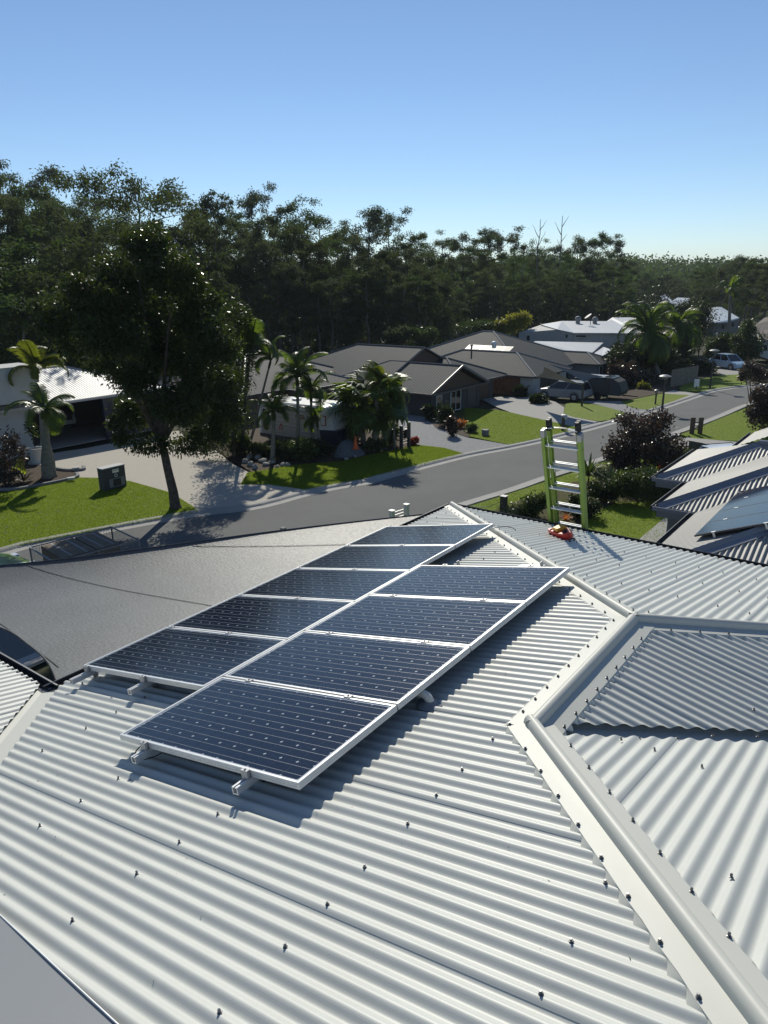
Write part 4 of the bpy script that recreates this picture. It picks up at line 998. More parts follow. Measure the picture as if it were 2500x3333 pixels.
for k in range(4):
    s0_ = 18.15 + 1.19 * k; zpl = lambda s, t: Z0 + NS_ * (4.95 - t) + .14
    o = empty('solar_panel', W(s0_ + .59, 3.2, zpl(0, 3.2)), '%s solar panel on the neighbouring roof at the right edge' % ('nearest large dark', 'second nearest large dark', 'third nearest large dark', 'farthest large dark')[k], 'solar panel', 'solar panels on the neighbouring roof')
    ey = (N2 * -1 + UP * NS_).normalized(); ez = D2.cross(ey).normalized(); ez = ez if ez.z > 0 else -ez
    c = (W(s0_ + .59, 4.115, zpl(0, 4.115)) + W(s0_ + .59, 2.15, zpl(0, 2.15))) / 2; Lh = (W(0, 4.115, zpl(0, 4.115)) - W(0, 2.15, zpl(0, 2.15))).length
    mb = MB(); mb.box(c, (1.17, Lh, .045), ax=(D2, ey, ez)); mb.build('frame', M_gutter, o)
    mb = MB(); mb.box(c + ez * .012, (1.13, Lh - .05, .028), ax=(D2, ey, ez)); mb.build('glass', M_cell, o)
    for f in (-.28, .28):
        mb = MB(); mb.box(c + ey * (f * Lh) - D2 * .59 + ez * .028, (.05, .10, .012), ax=(D2, ey, ez)); mb.box(c + ey * (f * Lh) - D2 * .615 - ez * .05, (.012, .05, .14), ax=(D2, ey, ez)); mb.build('clamp', M_alu, o)
# ================================================================ vegetation
def rdir(n):
    v = rng.normal(size=(n, 3)); return v / np.linalg.norm(v, axis=1)[:, None]
def cloud(cl, n, L, Wd, droop=.3, shell=.55, flat=0.0):
    """n rhombus leaves spread through ellipsoid clumps cl = (x,y,z,rx,ry,rz)"""
    cl = np.array(cl, float); vol = (cl[:, 3] * cl[:, 4] * cl[:, 5]) ** (2 / 3); idx = rng.choice(len(cl), n, p=vol / vol.sum())
    d = rdir(n); r = shell + (1 - shell) * rng.random(n); r *= rng.choice([1.0, 1.0, 1.0, .6], n); r *= 1 + .16 * rng.normal(size=n)
    p = cl[idx, :3] + d * cl[idx, 3:6] * r[:, None]
    a = rdir(n) + d * .5; a[:, 2] -= droop; a[:, 2] *= (1 - flat); a /= np.linalg.norm(a, axis=1)[:, None]
    b = np.cross(a, rdir(n)); b /= np.linalg.norm(b, axis=1)[:, None] + 1e-9
    l = L * rng.uniform(.65, 1.25, n)[:, None]; w_ = Wd * rng.uniform(.7, 1.25, n)[:, None]
    return np.stack([p, p + a * l * .45 + b * w_ * .5, p + a * l, p + a * l * .45 - b * w_ * .5], 1).reshape(-1, 3)
def limb(mb, a, b, r0, r1, sag=0.0, n=6, k=8, wob=.06):
    a = Vector(a); b = Vector(b); L = (b - a).length; pts = []
    for i in range(n + 1):
        f = i / n; p = a.lerp(b, f) + Vector((random.uniform(-1, 1), random.uniform(-1, 1), 0)) * wob * L * (0 if i in (0, n) else 1) * .5; p.z += sag * L * math.sin(f * math.pi); pts.append(p)
    mb.tube(pts, [r0 + (r1 - r0) * i / n for i in range(n + 1)], k); return pts

# ---- tall gums: prototypes 24 m high
def gum(seed, m, spread=1.0, start=.45, nl=9, nleaf=6500, bush=False, L=.40, bare=0.0, trunk_r=.24):
    random.seed(seed); o = empty('gum_tree', (0, 0, 0)); H = 24.0
    mb = MB(); cl = []; bend = random.uniform(-1.0, 1.0)
    top = Vector((bend, random.uniform(-.8, .8), H * .86)); tr = limb(mb, (0, 0, -.6), top, trunk_r, .07, n=9, wob=.03)
    for i in range(nl):
        f = start + (1 - start) * (i + .5) / nl; base = Vector((0, 0, 0)).lerp(top, f); base.x = tr[min(9, int(f * 9))].x; base.y = tr[min(9, int(f * 9))].y
        a = i * 2.4 + random.uniform(-.5, .5); R = spread * (3.6 * (1 - abs(f - .68) * 1.2) + random.uniform(-.5, .6)); e = base + Vector((math.cos(a) * R, math.sin(a) * R, random.uniform(1.2, 3.6) * (1.15 - f * .5)))
        limb(mb, base, e, .10 * (1.2 - f * .6), .03, sag=.05, n=4, k=5)
        for q in range(3):
            c = e + Vector((random.gauss(0, .9), random.gauss(0, .9), random.gauss(.2, .6))) * spread; rr = random.uniform(.75, 1.45) * spread
            cl.append((c.x, c.y, c.z, rr, rr, rr * .62))
    for q in range(4): 
        c = top + Vector((random.gauss(0, .9), random.gauss(0, .9), random.uniform(-.6, 1.5))); rr = random.uniform(.8, 1.4); cl.append((c.x, c.y, c.z, rr, rr, rr * .7))
    if bush:
        for i in range(16):
            z = H * (.10 + .8 * i / 16); a = random.uniform(0, 6.28); R = 3.0 * math.sin(.35 + 2.5 * (1 - i / 17.0)) * random.uniform(.3, 1); cl.append((math.cos(a) * R, math.sin(a) * R, z, 2.2, 2.2, 2.0))
    mb.build('trunk', M_gumbark, o, smooth=True)
    if bare < 1: mesh_np('crown', cloud(cl, int(nleaf * (1 - bare)), L, L * .36, droop=.75, shell=.3), 4, m, o)
    return o
PROTO = [gum(11, M_gum[0], 1.0, .42, 10), gum(12, M_gum[1], .9, .38, 11), gum(13, M_gum[2], 1.15, .5, 9), gum(14, M_gum[0], .8, .30, 12), gum(15, M_gum[1], 1.1, .45, 10, bush=True, nleaf=9000), gum(16, M_gum[2], .95, .34, 12)]
PROTO_B = [gum(21, M_gum[1], 1.2, .25, 10, nleaf=8500, bush=True, L=.5), gum(22, M_gum[0], 1.1, .2, 11, nleaf=8500, bush=True, L=.5)]
random.seed(5); used = set()
def plant(proto, p, h, label, group, wide=1.0, rz=None, cat='tree', name=None):
    o = proto if id(proto) not in used else dup(proto); used.add(id(proto))
    s = h / 24.0; o.location = p; o.scale = (s * wide, s * wide, s); o.rotation_euler = (0, 0, random.uniform(0, 6.28) if rz is None else rz)
    for k_ in ('label', 'category', 'group'):
        if k_ in o: del o[k_]
    return tag(o, label, cat, group)
def gp(x, y): return Vector((x, y, zg(y) - .06 + hill(x, y)))
def by_top(u, v, Y):
    p = atY(u, v, Y); g_ = gp(p.x, Y); return g_, p.z - g_.z
FG = 'tall gums in the wall of forest behind the houses'
FY = lambda u: float(np.interp(u, [0, 400, 900, 1000, 1360], [118, 122, 142, 172, 185]))
sky_pts = [(-40, 360), (15, 352), (62, 346), (108, 388), (160, 402), (205, 395), (425, 418), (505, 432), (548, 396), (592, 422), (640, 419), (690, 442), (728, 480), (758, 470), (845, 448), (882, 490), (915, 494), (955, 498), (1000, 486), (1050, 479), (1085, 487), (1116, 499), (1155, 512), (1200, 515), (1250, 494), (1290, 487), (1330, 502), (1352, 548)]
LAND = [(-90, 'over the far left edge of the picture'), (0, 'at the left edge over the white parapet'), (40, 'over the yellow green palm'), (90, 'left of the broad spreading gum'), (140, 'touching the left of the broad spreading gum'), (185, 'behind the left limbs of the broad spreading gum'), (400, 'right of the broad spreading gum'), (480, 'right of the slender bare stemmed gum'), (530, 'above the tall palm by the caravan'), (575, 'above the caravan roof'), (620, 'above the brick house'), (670, 'above the left hip of the gabled house'), (710, 'above the flue of the gabled house'), (745, 'left of the pale airy gum'), (825, 'right of the pale airy gum'), (870, 'above the gable of the gabled house'), (905, 'above the two round bushes'), (940, 'above the left end of the silvery solar panels'), (985, 'above the silvery solar panels'), (1030, 'above the flue of the brown roofed house'), (1075, 'above the roof ventilator of the brown roofed house'), (1105, 'above the yellow leaved tree'), (1140, 'left of the thin dead tree'), (1190, 'between the two dead trees'), (1235, 'right of the thicker dead tree'), (1275, 'above the satellite dish'), (1315, 'second from the right end of the forest wall'), (1345, 'at the right end of the forest wall')]
for i, (u, v) in enumerate(sky_pts):
    p, h = by_top(u, v, FY(u) + 12 * ((i * 7) % 3)); lm = [t for q, t in LAND if q <= u][-1]
    plant(PROTO[i % 6], p, h, 'tall dark gum on the forest skyline ' + lm, 'gums along the forest skyline', wide=random.uniform(.9, 1.15))
for i in range(40):
    u = -60 + i * 35.8 + random.uniform(-9, 9); sv = np.interp(u, [a for a, b in sky_pts], [b for a, b in sky_pts])
    p, h = by_top(u, sv + random.uniform(28, 75), FY(u) - random.uniform(6, 16)); plant(PROTO[(i * 5 + 1) % 6], p, h, 'tall dark gum inside the forest behind the houses', FG, wide=random.uniform(.95, 1.25))
for i in range(30):
    u = 360 + i * 33.0 + random.uniform(-10, 10); sv = np.interp(u, [a for a, b in sky_pts], [b for a, b in sky_pts])
    p, h = by_top(u, sv + random.uniform(75, 150), FY(u) - random.uniform(18, 26)); plant((PROTO + PROTO_B)[(i * 3) % 8], p, h, 'mid height dark gum at the front of the forest', 'gums along the front of the forest', wide=random.uniform(.9, 1.2))
for i in range(26):
    u = 380 + i * 38 + random.uniform(-12, 12); p, h = by_top(u, random.uniform(560, 640), FY(u) - random.uniform(24, 30)); plant(PROTO[(i * 5 + 2) % 6], p, h, 'smaller dark gum standing along the forest edge behind the roofs', 'smaller gums along the forest edge', wide=random.uniform(1.3, 1.7))
for i in range(34):
    u = -40 + i * 42 + random.uniform(-14, 14); p, h = by_top(u, random.uniform(600, 665) - (60 if u < 420 else 0), FY(u) + random.uniform(30, 50)); plant(PROTO_B[i % 2], p, h, 'dense dark tree filling the depth of the forest', 'trees deep inside the forest', wide=2.1)
# distinctive ones
sp_ = gum(31, M_gum[0], 1.75, .36, 15, nleaf=12000, L=.42, trunk_r=.3)
p, h = by_top(298, 338, 96); plant(sp_, p, h, 'broad spreading gum with dark open limbs, tallest of the forest at the left', None, wide=1.1, rz=.6)
sl_ = gum(32, M_gum[2], .55, .72, 7, nleaf=2600, L=.40, trunk_r=.17)
p, h = by_top(470, 388, 104); plant(sl_, p, h, 'slender bare stemmed gum with a small tuft standing above the skyline', None, rz=0)
s2_ = gum(33, M_gum[2], 1.0, .6, 9, nleaf=4600, L=.40)
p, h = by_top(795, 428, FY(795) - 14); plant(s2_, p, h, 'pale airy gum rising highest in the middle of the skyline', None, rz=1)
def dead(seed, u, v, Y, label):
    random.seed(seed); p, h = by_top(u, v, Y); o = empty('dead_tree', p, label, 'tree'); mb = MB(); tr = limb(mb, p, p + Vector((.4, 0, h)), .30, .05, n=9, wob=.02); mb.build('trunk', M_dead, o)
    for i in range(8):
        f = .52 + .45 * i / 8; b = p + Vector((.4 * f, 0, h * f)); a = i * 2.6; mb = MB(); limb(mb, b, b + Vector((math.cos(a) * 1.5, math.sin(a), random.uniform(1.6, 3.2))), .09, .02, n=4, k=5); mb.build('branch', M_dead, o)
dead(3, 1211, 466, 160, 'dead grey tree, the taller and thicker of two bare trees above the skyline'); dead(4, 1163, 474, 160, 'thin dead tree left of the thicker bare tree above the skyline')
# nearer bushy trees at the left
for i, (u, v, Y, wd) in enumerate(((20, 480, 74, 1.6), (165, 470, 76, 1.5), (-50, 520, 66, 1.7), (95, 560, 68, 1.6), (240, 520, 80, 1.4))):
    p, h = by_top(u, v, Y); plant(PROTO_B[i % 2], p, h, 'bushy green tree before the left forest, ' + ('above the dark feathery palm', 'left of the top of the street tree', 'cut by the left edge of the picture', 'the lowest of the group', 'right behind the top of the street tree')[i], 'bushy trees at the left of the forest', wide=wd)
# right: trees down the street and below the hill
for i in range(26):
    u = 1375 + (i * 53) % 300 + random.uniform(-10, 10); Y = random.uniform(262, 310) if u < 1520 else random.uniform(190, 260); p, h = by_top(u, random.uniform(566, 612) + (8 if u < 1480 else 0), Y); plant((PROTO + PROTO_B)[i % 8], p, h, 'olive gum down the street in front of the far hill', 'gums below the far hill', wide=random.uniform(1.3, 1.8))
for i, (u, v, Y) in enumerate(((1600, 540, 190), (1640, 545, 170), (1570, 565, 175), (1668, 560, 150), (1545, 560, 200), (1690, 540, 160))):
    p, h = by_top(u, v, Y); plant(PROTO[i % 6], p, h, 'taller gum of the far tree line ' + ('beside the far slender palm', 'above the grey tiled house', 'left of the far slender palm', 'cut by the right edge of the picture', 'above the pale blue grey roof', 'beyond the right edge of the view')[i], 'taller gums at the right end', wide=1.35)
# forested hill: one mass
n = 4200; U = rng.uniform(-150, 1800, n); Yh = rng.uniform(275, 660, n); cl = []
for u, y in zip(U, Yh):
    d = ray(u, 600); x = d.x / d.y * y; z = gp(x, y).z; r_ = rng.uniform(2.4, 6.5); cl.append((x, y, z + r_ * 1.4, r_, r_, r_ * 1.25))
tag(mesh_np('distant_woodland', cloud(cl, 130000, 2.5, 1.3, droop=.3, shell=.6), 4, M_gum[1]), kind='stuff')
# undergrowth along the forest edge: one mass
cl = []
for i in range(300):
    u = rng.uniform(-60, 1380); y = FY(u) - rng.uniform(4, 34); d = ray(u, 700); x = d.x / d.y * y; r_ = rng.uniform(.8, 2.0); cl.append((x, y, gp(x, y).z + r_ * .6, r_ * 1.2, r_ * 1.2, r_))
for i in range(560):
    u = rng.uniform(-80, 1420); y = FY(u) + rng.uniform(14, 75); d = ray(u, 700); x = d.x / d.y * y; r_ = rng.uniform(2.2, 4.0); cl.append((x, y, gp(x, y).z + rng.uniform(.5, 11), r_ * 1.3, r_, r_))
tag(mesh_np('undergrowth', cloud(cl, 140000, .95, .42, droop=.2, shell=.4), 4, M_bushd), kind='stuff')

# ---- the street tree
random.seed(9); tb = atg(379, 1097, .12); YT = tb.y
ST = empty('street_tree', tb, 'large dark leafy street tree with a leaning trunk on the far verge', 'tree')
def T3(u, v, dy=0): return atY(u, v, YT + dy)
mb = MB(); fk = T3(350, 952, .3)
mb.tube([tb - UP * .15, tb + UP * .12, tb.lerp(fk, .25) + Vector((.05, 0, 0)), tb.lerp(fk, .6), fk], [.40, .28, .235, .205, .20], 12)
mb.build('trunk', M_bark, ST, smooth=True)
clumps = [(318, 535, 0, 46, 46), (265, 590, .8, 58, 44), (372, 590, -.6, 52, 52), (190, 650, -.5, 66, 48), (300, 660, .9, 88, 62), (415, 680, .4, 58, 58), (122, 690, .2, 44, 44), (462, 735, -.6, 44, 54), (235, 725, -1.2, 70, 44), (360, 755, 1.2, 82, 62), (445, 815, 0, 58, 66), (290, 815, -.4, 52, 44), (492, 870, .3, 30, 62), (395, 870, -.8, 64, 52), (285, 895, .5, 42, 40), (450, 925, .5, 48, 40), (325, 958, -.3, 56, 24), (160, 745, .6, 44, 30), (405, 960, .2, 46, 24), (105, 660, .8, 30, 28), (338, 508, .4, 26, 24), (215, 790, .9, 34, 22), (262, 945, 0, 20, 20)]
pxm = YT / 1578 * 1.02; cl = []
for u, v, dy, ru, rv in clumps:
    p = T3(u, v, dy * 1.5); cl.append((p.x - tb.x, p.y - tb.y, p.z - tb.z, ru * pxm, min(ru, rv) * pxm * 1.15, rv * pxm))
    if rv > 34:
        for q in range(5):
            a = random.uniform(0, 6.28); e = random.uniform(-.6, .9); rr = random.uniform(.30, .5)
            cl.append((cl[-1 - q][0] + math.cos(a) * ru * pxm * .8, cl[-1 - q][1] + random.uniform(-1, 1), cl[-1 - q][2] + e * rv * pxm * .8, ru * pxm * rr, ru * pxm * rr, rv * pxm * rr))
for i, (u, v, dy) in enumerate(((300, 600, 0), (230, 720, .8), (430, 760, 0), (160, 690, -.5), (370, 660, -.6), (470, 860, .2), (280, 860, .4), (400, 870, -.6))):
    mb = MB(); mid = fk.lerp(T3(u, v, dy), .45) + UP * .5; e = T3(u, v, dy); mb.tube([fk - UP * .2, fk.lerp(mid, .5) + UP * .15, mid, mid.lerp(e, .5) + UP * .15, e], [.13, .11, .085, .055, .02], 8); mb.build('limb', M_bark, ST, smooth=True)
mesh_np('crown', cloud(cl, 82000, .225, .085, droop=.6, shell=.5), 4, M_leaf, ST)

# ---- palms
def frond_mesh(name, L, m, arch=.9, up=.8, nl=64, ll=.30, lw=.017, hang=.35, seed=0, nm='frond'):
    r_ = random.Random(seed); pts = []; x = z = 0.0; ang = up
    n = 16
    for i in range(n + 1):
        pts.append(Vector((x, 0, z))); ang -= arch * 2.2 / n * (.4 + 1.2 * i / n); x += math.cos(ang) * L / n; z += math.sin(ang) * L / n
    mb = MB(); mb.tube(pts, [.028 * (1 - .85 * i / n) for i in range(n + 1)], 5)
    for i in range(nl):
        f = .10 + .9 * i / nl; k = f * n; j = min(int(k), n - 1); p = pts[j].lerp(pts[j + 1], k - j); t = (pts[j + 1] - pts[j]).normalized(); side = Vector((0, 1, 0)); upv = t.cross(side) * -1
        l = ll * (math.sin(math.pi * min(1, .18 + f * .8)) ** .7) * r_.uniform(.85, 1.1)
        for sg in (-1, 1):
            dv = (side * sg * 1.0 + t * (.55 + .5 * f) + upv * r_.uniform(.15, .45)).normalized(); e = p + dv * l * .55; e2 = e + (dv - UP * hang * r_.uniform(.7, 1.6)).normalized() * l * .45; w_ = t * lw * .5
            mb.add([p - w_, p + w_, e + w_, e - w_, e2], [(0, 1, 2, 3), (3, 2, 4)])
    me = bpy.data.meshes.new(nm); me.from_pydata(mb.v, [], mb.f); me.materials.append(m); return me
def fan_mesh(R, m, n=26, seed=0, pet=.9):
    r_ = random.Random(seed); mb = MB(); mb.tube([(0, 0, 0), (pet * .6, 0, .12), (pet, 0, .1)], [.018, .014, .012], 5); c = Vector((pet, 0, .1))
    for i in range(n):
        a = -2.35 + 4.7 * i / (n - 1); d = Vector((math.cos(a), math.sin(a), -.12 + r_.uniform(-.08, .1))); q = Vector((-math.sin(a), math.cos(a), .25)).normalized(); l = R * (1 - .18 * abs(a) / 2.35) * r_.uniform(.9, 1.05)
        e = c + d * l * .62; e2 = c + d * l - UP * l * r_.uniform(.12, .32); w_ = l * .075
        mb.add([c, e - q * w_, e2, e + q * w_], [(0, 1, 2, 3)])
    me = bpy.data.meshes.new('fan_leaf'); me.from_pydata(mb.v, [], mb.f); me.materials.append(m); return me
FM = {'g': [frond_mesh('frond', 1.0, M_frond, a, .9, seed=s) for s, a in ((1, .7), (2, 1.0), (3, 1.25))], 'y': [frond_mesh('frond', 1.0, M_frondy, a, .9, ll=.30, lw=.022, seed=s) for s, a in ((4, .8), (5, 1.1), (6, 1.3))]}
FM['n'] = [frond_mesh('frond', 1.0, M_frond, a, 1.0, nl=60, ll=.24, lw=.014, seed=s) for s, a in ((7, .9), (8, 1.2), (9, 1.45))]
FAN = [fan_mesh(.95, M_frond, seed=1), fan_mesh(.85, M_frond, seed=2)]
def palm(label, base, crown, L, nf, kind='g', tr=.11, shaft=True, el=(.1, 1.25), seed=0, bulge=1.0, group=None, az0=None, sc=(.85, 1.12)):
    r_ = random.Random(seed); o = empty('palm_tree', base, label, 'palm', group)
    mb = MB(); top = crown.copy(); mid = base.lerp(top, .5) + Vector((r_.uniform(-.1, .1), r_.uniform(-.1, .1), 0))
    mb.tube([base - UP * .2, base + UP * .25, base.lerp(mid, .5), mid, mid.lerp(top, .7), top], [tr * 1.45 * bulge, tr * 1.2 * bulge, tr * 1.15 * bulge, tr, tr * .85, tr * .7], 10); mb.build('trunk', M_pstem, o, smooth=True)
    if shaft:
        mb = MB(); dv = (top - mid).normalized(); mb.tube([top - dv * .55, top - dv * .2, top + dv * .15], [tr * 1.0, tr * 1.05, tr * .5], 10); mb.build('crownshaft', M_frond, o, smooth=True)
    for i in range(nf):
        f = i / max(1, nf - 1); e = el[1] + (el[0] - el[1]) * f; a = (az0 if az0 is not None else r_.uniform(0, 6)) + i * 2.399; me = (FAN if kind == 'fan' else FM[kind])[min(2 if kind != 'fan' else 1, int(f * 2.99))]
        s = L * r_.uniform(*sc)
        M = Matrix.Translation(top - base) @ Matrix.Rotation(a, 4, 'Z') @ Matrix.Rotation(-(e - .55), 4, 'Y') @ Matrix.Rotation(r_.uniform(-.35, .35), 4, 'X') @ Matrix.Scale(s, 4)
        share('frond' if kind != 'fan' else 'fan_leaf', me, o, M)
    return o
def pv(u, v, o=.1): return atg(u, v, o)
def crown(b, u, v, dy=0.0): return atY(u, v, b.y + dy)
b = pv(107, 1031); palm('swollen trunk palm in the mulch bed left of the letterbox pillar', b, crown(b, 96, 884), 2.5, 9, 'g', .24, el=(-.25, .95), seed=3, bulge=1.5)
b = Vector(pv(92, 985)); palm('yellow green palm arching above the pale roof at the left', b, crown(b, 80, 800), 2.6, 10, 'y', .10, el=(.35, 1.35), seed=5)
b = gp(-33, 66); palm('dark feathery palm behind the pale roof at the far left', b, atY(52, 690, 66), 3.0, 10, 'n', .14, seed=6)
b = pv(*r2(150, 1000)); palm('tall palm at the left of the caravan reaching over its roof', b, crown(b, 541, 742), 2.9, 10, 'g', .12, el=(.0, 1.3), seed=7)
b = pv(*r2(190, 985)); palm('leaning thin palm in front of the caravan side', b, crown(b, 585, 778), 2.3, 9, 'n', .08, el=(.0, 1.2), seed=8)
b = pv(*r2(325, 1036)); palm('short palm in front of the caravan with fronds near window height', b, crown(b, 592, 890), 2.0, 10, 'g', .13, el=(-.1, 1.1), seed=9)
b = pv(*r2(470, 1010)); palm('tall palm in front of the middle of the caravan', b, crown(b, 642, 815), 2.6, 11, 'g', .11, el=(-.1, 1.3), seed=10)
b = pv(*r2(555, 1000)); palm('palm with arching fronds before the blue nose of the caravan', b, crown(b, 672, 850), 2.5, 10, 'n', .10, el=(.1, 1.2), seed=14)
b = pv(*r2(600, 1000)); palm('low palm drooping over the caravan nose', b, crown(b, 684, 905), 1.7, 8, 'g', .09, el=(-.1, 1.1), seed=12)
b = pv(*r2(835, 980)); palm('fan palm at the left of the clump by the slatted letterbox', b, crown(b, 785, 872), 1.65, 26, 'fan', .17, shaft=False, el=(-.6, 1.2), seed=13)
b = pv(*r2(895, 985)); palm('fan palm in the middle of the clump by the slatted letterbox', b, crown(b, 815, 852), 1.6, 24, 'fan', .17, shaft=False, el=(-.6, 1.25), seed=11)
b = pv(*r2(955, 972)); palm('feather palm rising tallest of the clump by the slatted letterbox', b, crown(b, 828, 832), 2.2, 13, 'y', .10, el=(-.1, 1.35), seed=15)
b = pv(*r2(1010, 965)); palm('thin stemmed palm at the right of the clump by the slatted letterbox', b, crown(b, 851, 852), 2.0, 11, 'n', .07, el=(-.2, 1.2), seed=16)
b = pv(*r2(1135, 770)); palm('young palm before the dark wall of the gabled house', b, crown(b, 897, 862), 1.5, 8, 'n', .07, seed=17)
b = gp(*[atY(1425, 820, 92).x, 92]); palm('big palm with the widest crown beside the white two storey house', b, atY(1400, 722, 92), 5.6, 26, 'n', .26, el=(-.7, 1.45), seed=18)
b = gp(*[atY(1455, 815, 98).x, 98]); palm('second tall palm right of the widest palm crown down the street', b, atY(1462, 712, 98), 5.0, 22, 'n', .24, el=(-.5, 1.3), seed=19)
b = gp(*[atY(1576, 720, 140).x, 140]); palm('far slender palm standing above the road bend', b, atY(1578, 628, 140), 3.8, 12, 'n', .28, el=(-.4, 1.2), seed=20)

# ---- shrubs, small trees, plants
def shrub(name, label, cat, uvb, clumps_, n, m, L, Wd, Y=None, group=None, droop=.1, stems=3, shell=.4, base=None):
    """clumps_: (u, v, ru, rv) in picture measure at the depth of its foot"""
    b = base if base is not None else atg(*uvb, .1); o = empty(name, b, label, cat, group); k = b.y / 1578 * 1.02; cl = []
    for u, v, ru, rv in clumps_:
        p = atY(u, v, b.y + random.uniform(-.3, .3)); cl.append((p.x - b.x, p.y - b.y, max(p.z - b.z, rv * k * .55), ru * k, max(ru, rv) * k * .9, rv * k))
        for q in range(4):
            a = random.uniform(0, 6.28); rr = random.uniform(.35, .5); e = random.uniform(-.4, .9)
            c0 = cl[-1 - q]; cl.append((c0[0] + math.cos(a) * ru * k * .75, c0[1] + math.sin(a) * ru * k * .6, max(.1, c0[2] + e * rv * k * .75), ru * k * rr, ru * k * rr, rv * k * rr))
    for i in range(stems):
        c0 = cl[(i * 5) % len(cl)]; mb = MB(); limb(mb, b + Vector((random.uniform(-.1, .1), random.uniform(-.1, .1), -.1)), b + Vector(c0[:3]), .05 if stems > 1 else .09, .015, n=4, k=6); mb.build('stem', M_bark, o)
    mesh_np('foliage', cloud(cl, n, L, Wd, droop, shell), 4, m, o); return o
random.seed(21)
shrub('leafy_shrub', 'tall glossy shrub joining the right side of the street tree', 'shrub', (505, 990), [(500, 700, 42, 60), (505, 800, 45, 70), (495, 900, 48, 70), (470, 960, 40, 40)], 9000, M_leaf, .22, .09)
shrub('croton_shrub', 'bronze leaved shrub at the left edge in the mulch bed', 'shrub', (12, 1050), [(14, 960, 24, 30), (2, 1000, 22, 30), (40, 985, 16, 26), (10, 1030, 26, 20)], 1500, M_purp, .26, .09)
shrub('purple_magnolia', 'round dark bronze leaved small tree in the right lawn by the street', 'tree', (1392, 1042), [(1392, 930, 58, 42), (1345, 965, 40, 42), (1440, 965, 42, 38), (1390, 990, 66, 42), (1340, 1000, 34, 24), (1420, 905, 30, 24), (1455, 985, 24, 22)], 11000, M_purp, .21, .095, stems=1)
shrub('clipped_hedge', 'dense dark green hedge left of the neighbouring roof corner', 'hedge', (1385, 1084), [(1345, 1048, 34, 32), (1390, 1044, 40, 34), (1425, 1052, 30, 32)], 11000, M_bush, .13, .065, stems=4, shell=.7)
shrub('round_shrub', 'dark round shrub behind the right stile of the ladder', 'shrub', (1300, 1085), [(1298, 1062, 32, 28)], 3500, M_bushd, .13, .065)
shrub('round_shrub', 'dark leafy shrub at the lower right of the ladder', 'shrub', (1272, 1118), [(1268, 1098, 34, 26), (1250, 1085, 22, 18)], 3500, M_bushd, .14, .07)
shrub('variegated_shrub', 'pale variegated shrub beside the dark post at the roof corner', 'shrub', (1105, 1114), [(1096, 1098, 22, 15), (1118, 1100, 16, 14)], 2400, M_varie, .13, .055)
shrub('leafy_shrub', 'green leafy shrub left of the ladder behind the roof edge', 'shrub', (1155, 1118), [(1152, 1090, 28, 26), (1135, 1105, 24, 16)], 3800, M_bush, .15, .07)
shrub('variegated_shrub', 'cream and green shrub right of the strappy plant behind the ladder', 'shrub', (1312, 1052), [(1308, 1030, 22, 24), (1292, 1020, 18, 16)], 2600, M_varie, .16, .06)
shrub('brown_grass_clump', 'low brown leaved shrub seen through the lowest ladder rungs', 'shrub', (1258, 1112), [(1255, 1098, 18, 12), (1222, 1100, 14, 10)], 1500, M_purp, .12, .05)
shrub('flowering_shrub', 'red flowering shrub beside the neighbouring gutter', 'shrub', (1432, 1020), [(1432, 1006, 12, 12)], 700, M_redleaf, .15, .07)
shrub('leafy_shrub', 'dark palm like shrub behind the red flowering shrub', 'shrub', (1462, 1000), [(1462, 985, 22, 14)], 900, M_bush, .3, .06)
shrub('bronze_shrub', 'big bronze bush cut off by the right edge above the neighbouring roof', 'shrub', (1650, 935), [(1650, 860, 26, 40), (1640, 900, 26, 30), (1668, 890, 34, 46)], 6000, M_purp, .24, .11)
shrub('sparse_tree', 'small sparse reddish tree at the right edge beside the road bend', 'tree', (1622, 870), [(1622, 800, 18, 20), (1640, 815, 20, 22), (1608, 812, 12, 14)], 2200, M_purp, .30, .12, stems=4)
for lb, x, y, w_, h_, m in (('dark spiky shrub at the left of the bed before the gabled house', 1215, 775, 36, 38, M_bushd), ('tall dark shrub in the middle of the bed before the gabled house', 1290, 790, 42, 62, M_bushd), ('dark reddish shrub at the right of the bed before the gabled house', 1335, 855, 24, 52, M_purp)):
    u, v = r2(x, y); shrub('garden_shrub', lb, 'shrub', (u, v + h_ * .30), [(u, v - h_ * .1, w_ * .40, h_ * .36)], 2200, m, .30, .09)
u, v = r2(1380, 838); shrub('orange_bromeliad', 'orange leaved plant at the end of the bed before the gabled house', 'plant', (u, v + 4), [(u, v - 2, 8, 7)], 260, M_orange, .4, .1)
u, v = r2(1440, 862); shrub('leafy_shrub', 'bright green low plant beside the lawn of the gabled house', 'plant', (u, v + 6), [(u, v - 3, 11, 9)], 700, M_bush, .3, .08)
for lb, x, y, w_ in (('red leaved shrub under the fan palms', 870, 965, 34), ('low dark shrub between the caravan and the fan palms', 700, 985, 30), ('small red groundcover by the slatted letterbox', 1115, 928, 22)):
    u, v = r2(x, y); shrub('low_shrub', lb, 'shrub', (u, v + 5), [(u, v - 1, w_ * .42, w_ * .3)], 800, M_redleaf if 'red' in lb else M_bushd, .22, .08)
for lb, x, y in (('round grey green bush before the forest, left of two', 1020, 350), ('round green bush before the forest, right of two', 1170, 355)):
    u, v = r2(x, y); bb = gp(atY(u, v, 96).x, 96); shrub('round_bush', lb, 'shrub', None, [(u, v, 28, 24)], 4000, M_gum[2] if 'grey' in lb else M_bush, .35, .14, base=bb)
u, v = r3(290, 245); bb = gp(atY(u, v, 118).x, 118); shrub('yellow_tree', 'yellow leaved tree behind the brown roofed house', 'tree', None, [(u, v, 24, 20), (u - 20, v + 12, 18, 16), (u + 18, v - 6, 16, 16)], 4500, M_yleaf, .45, .2, base=bb, stems=1)
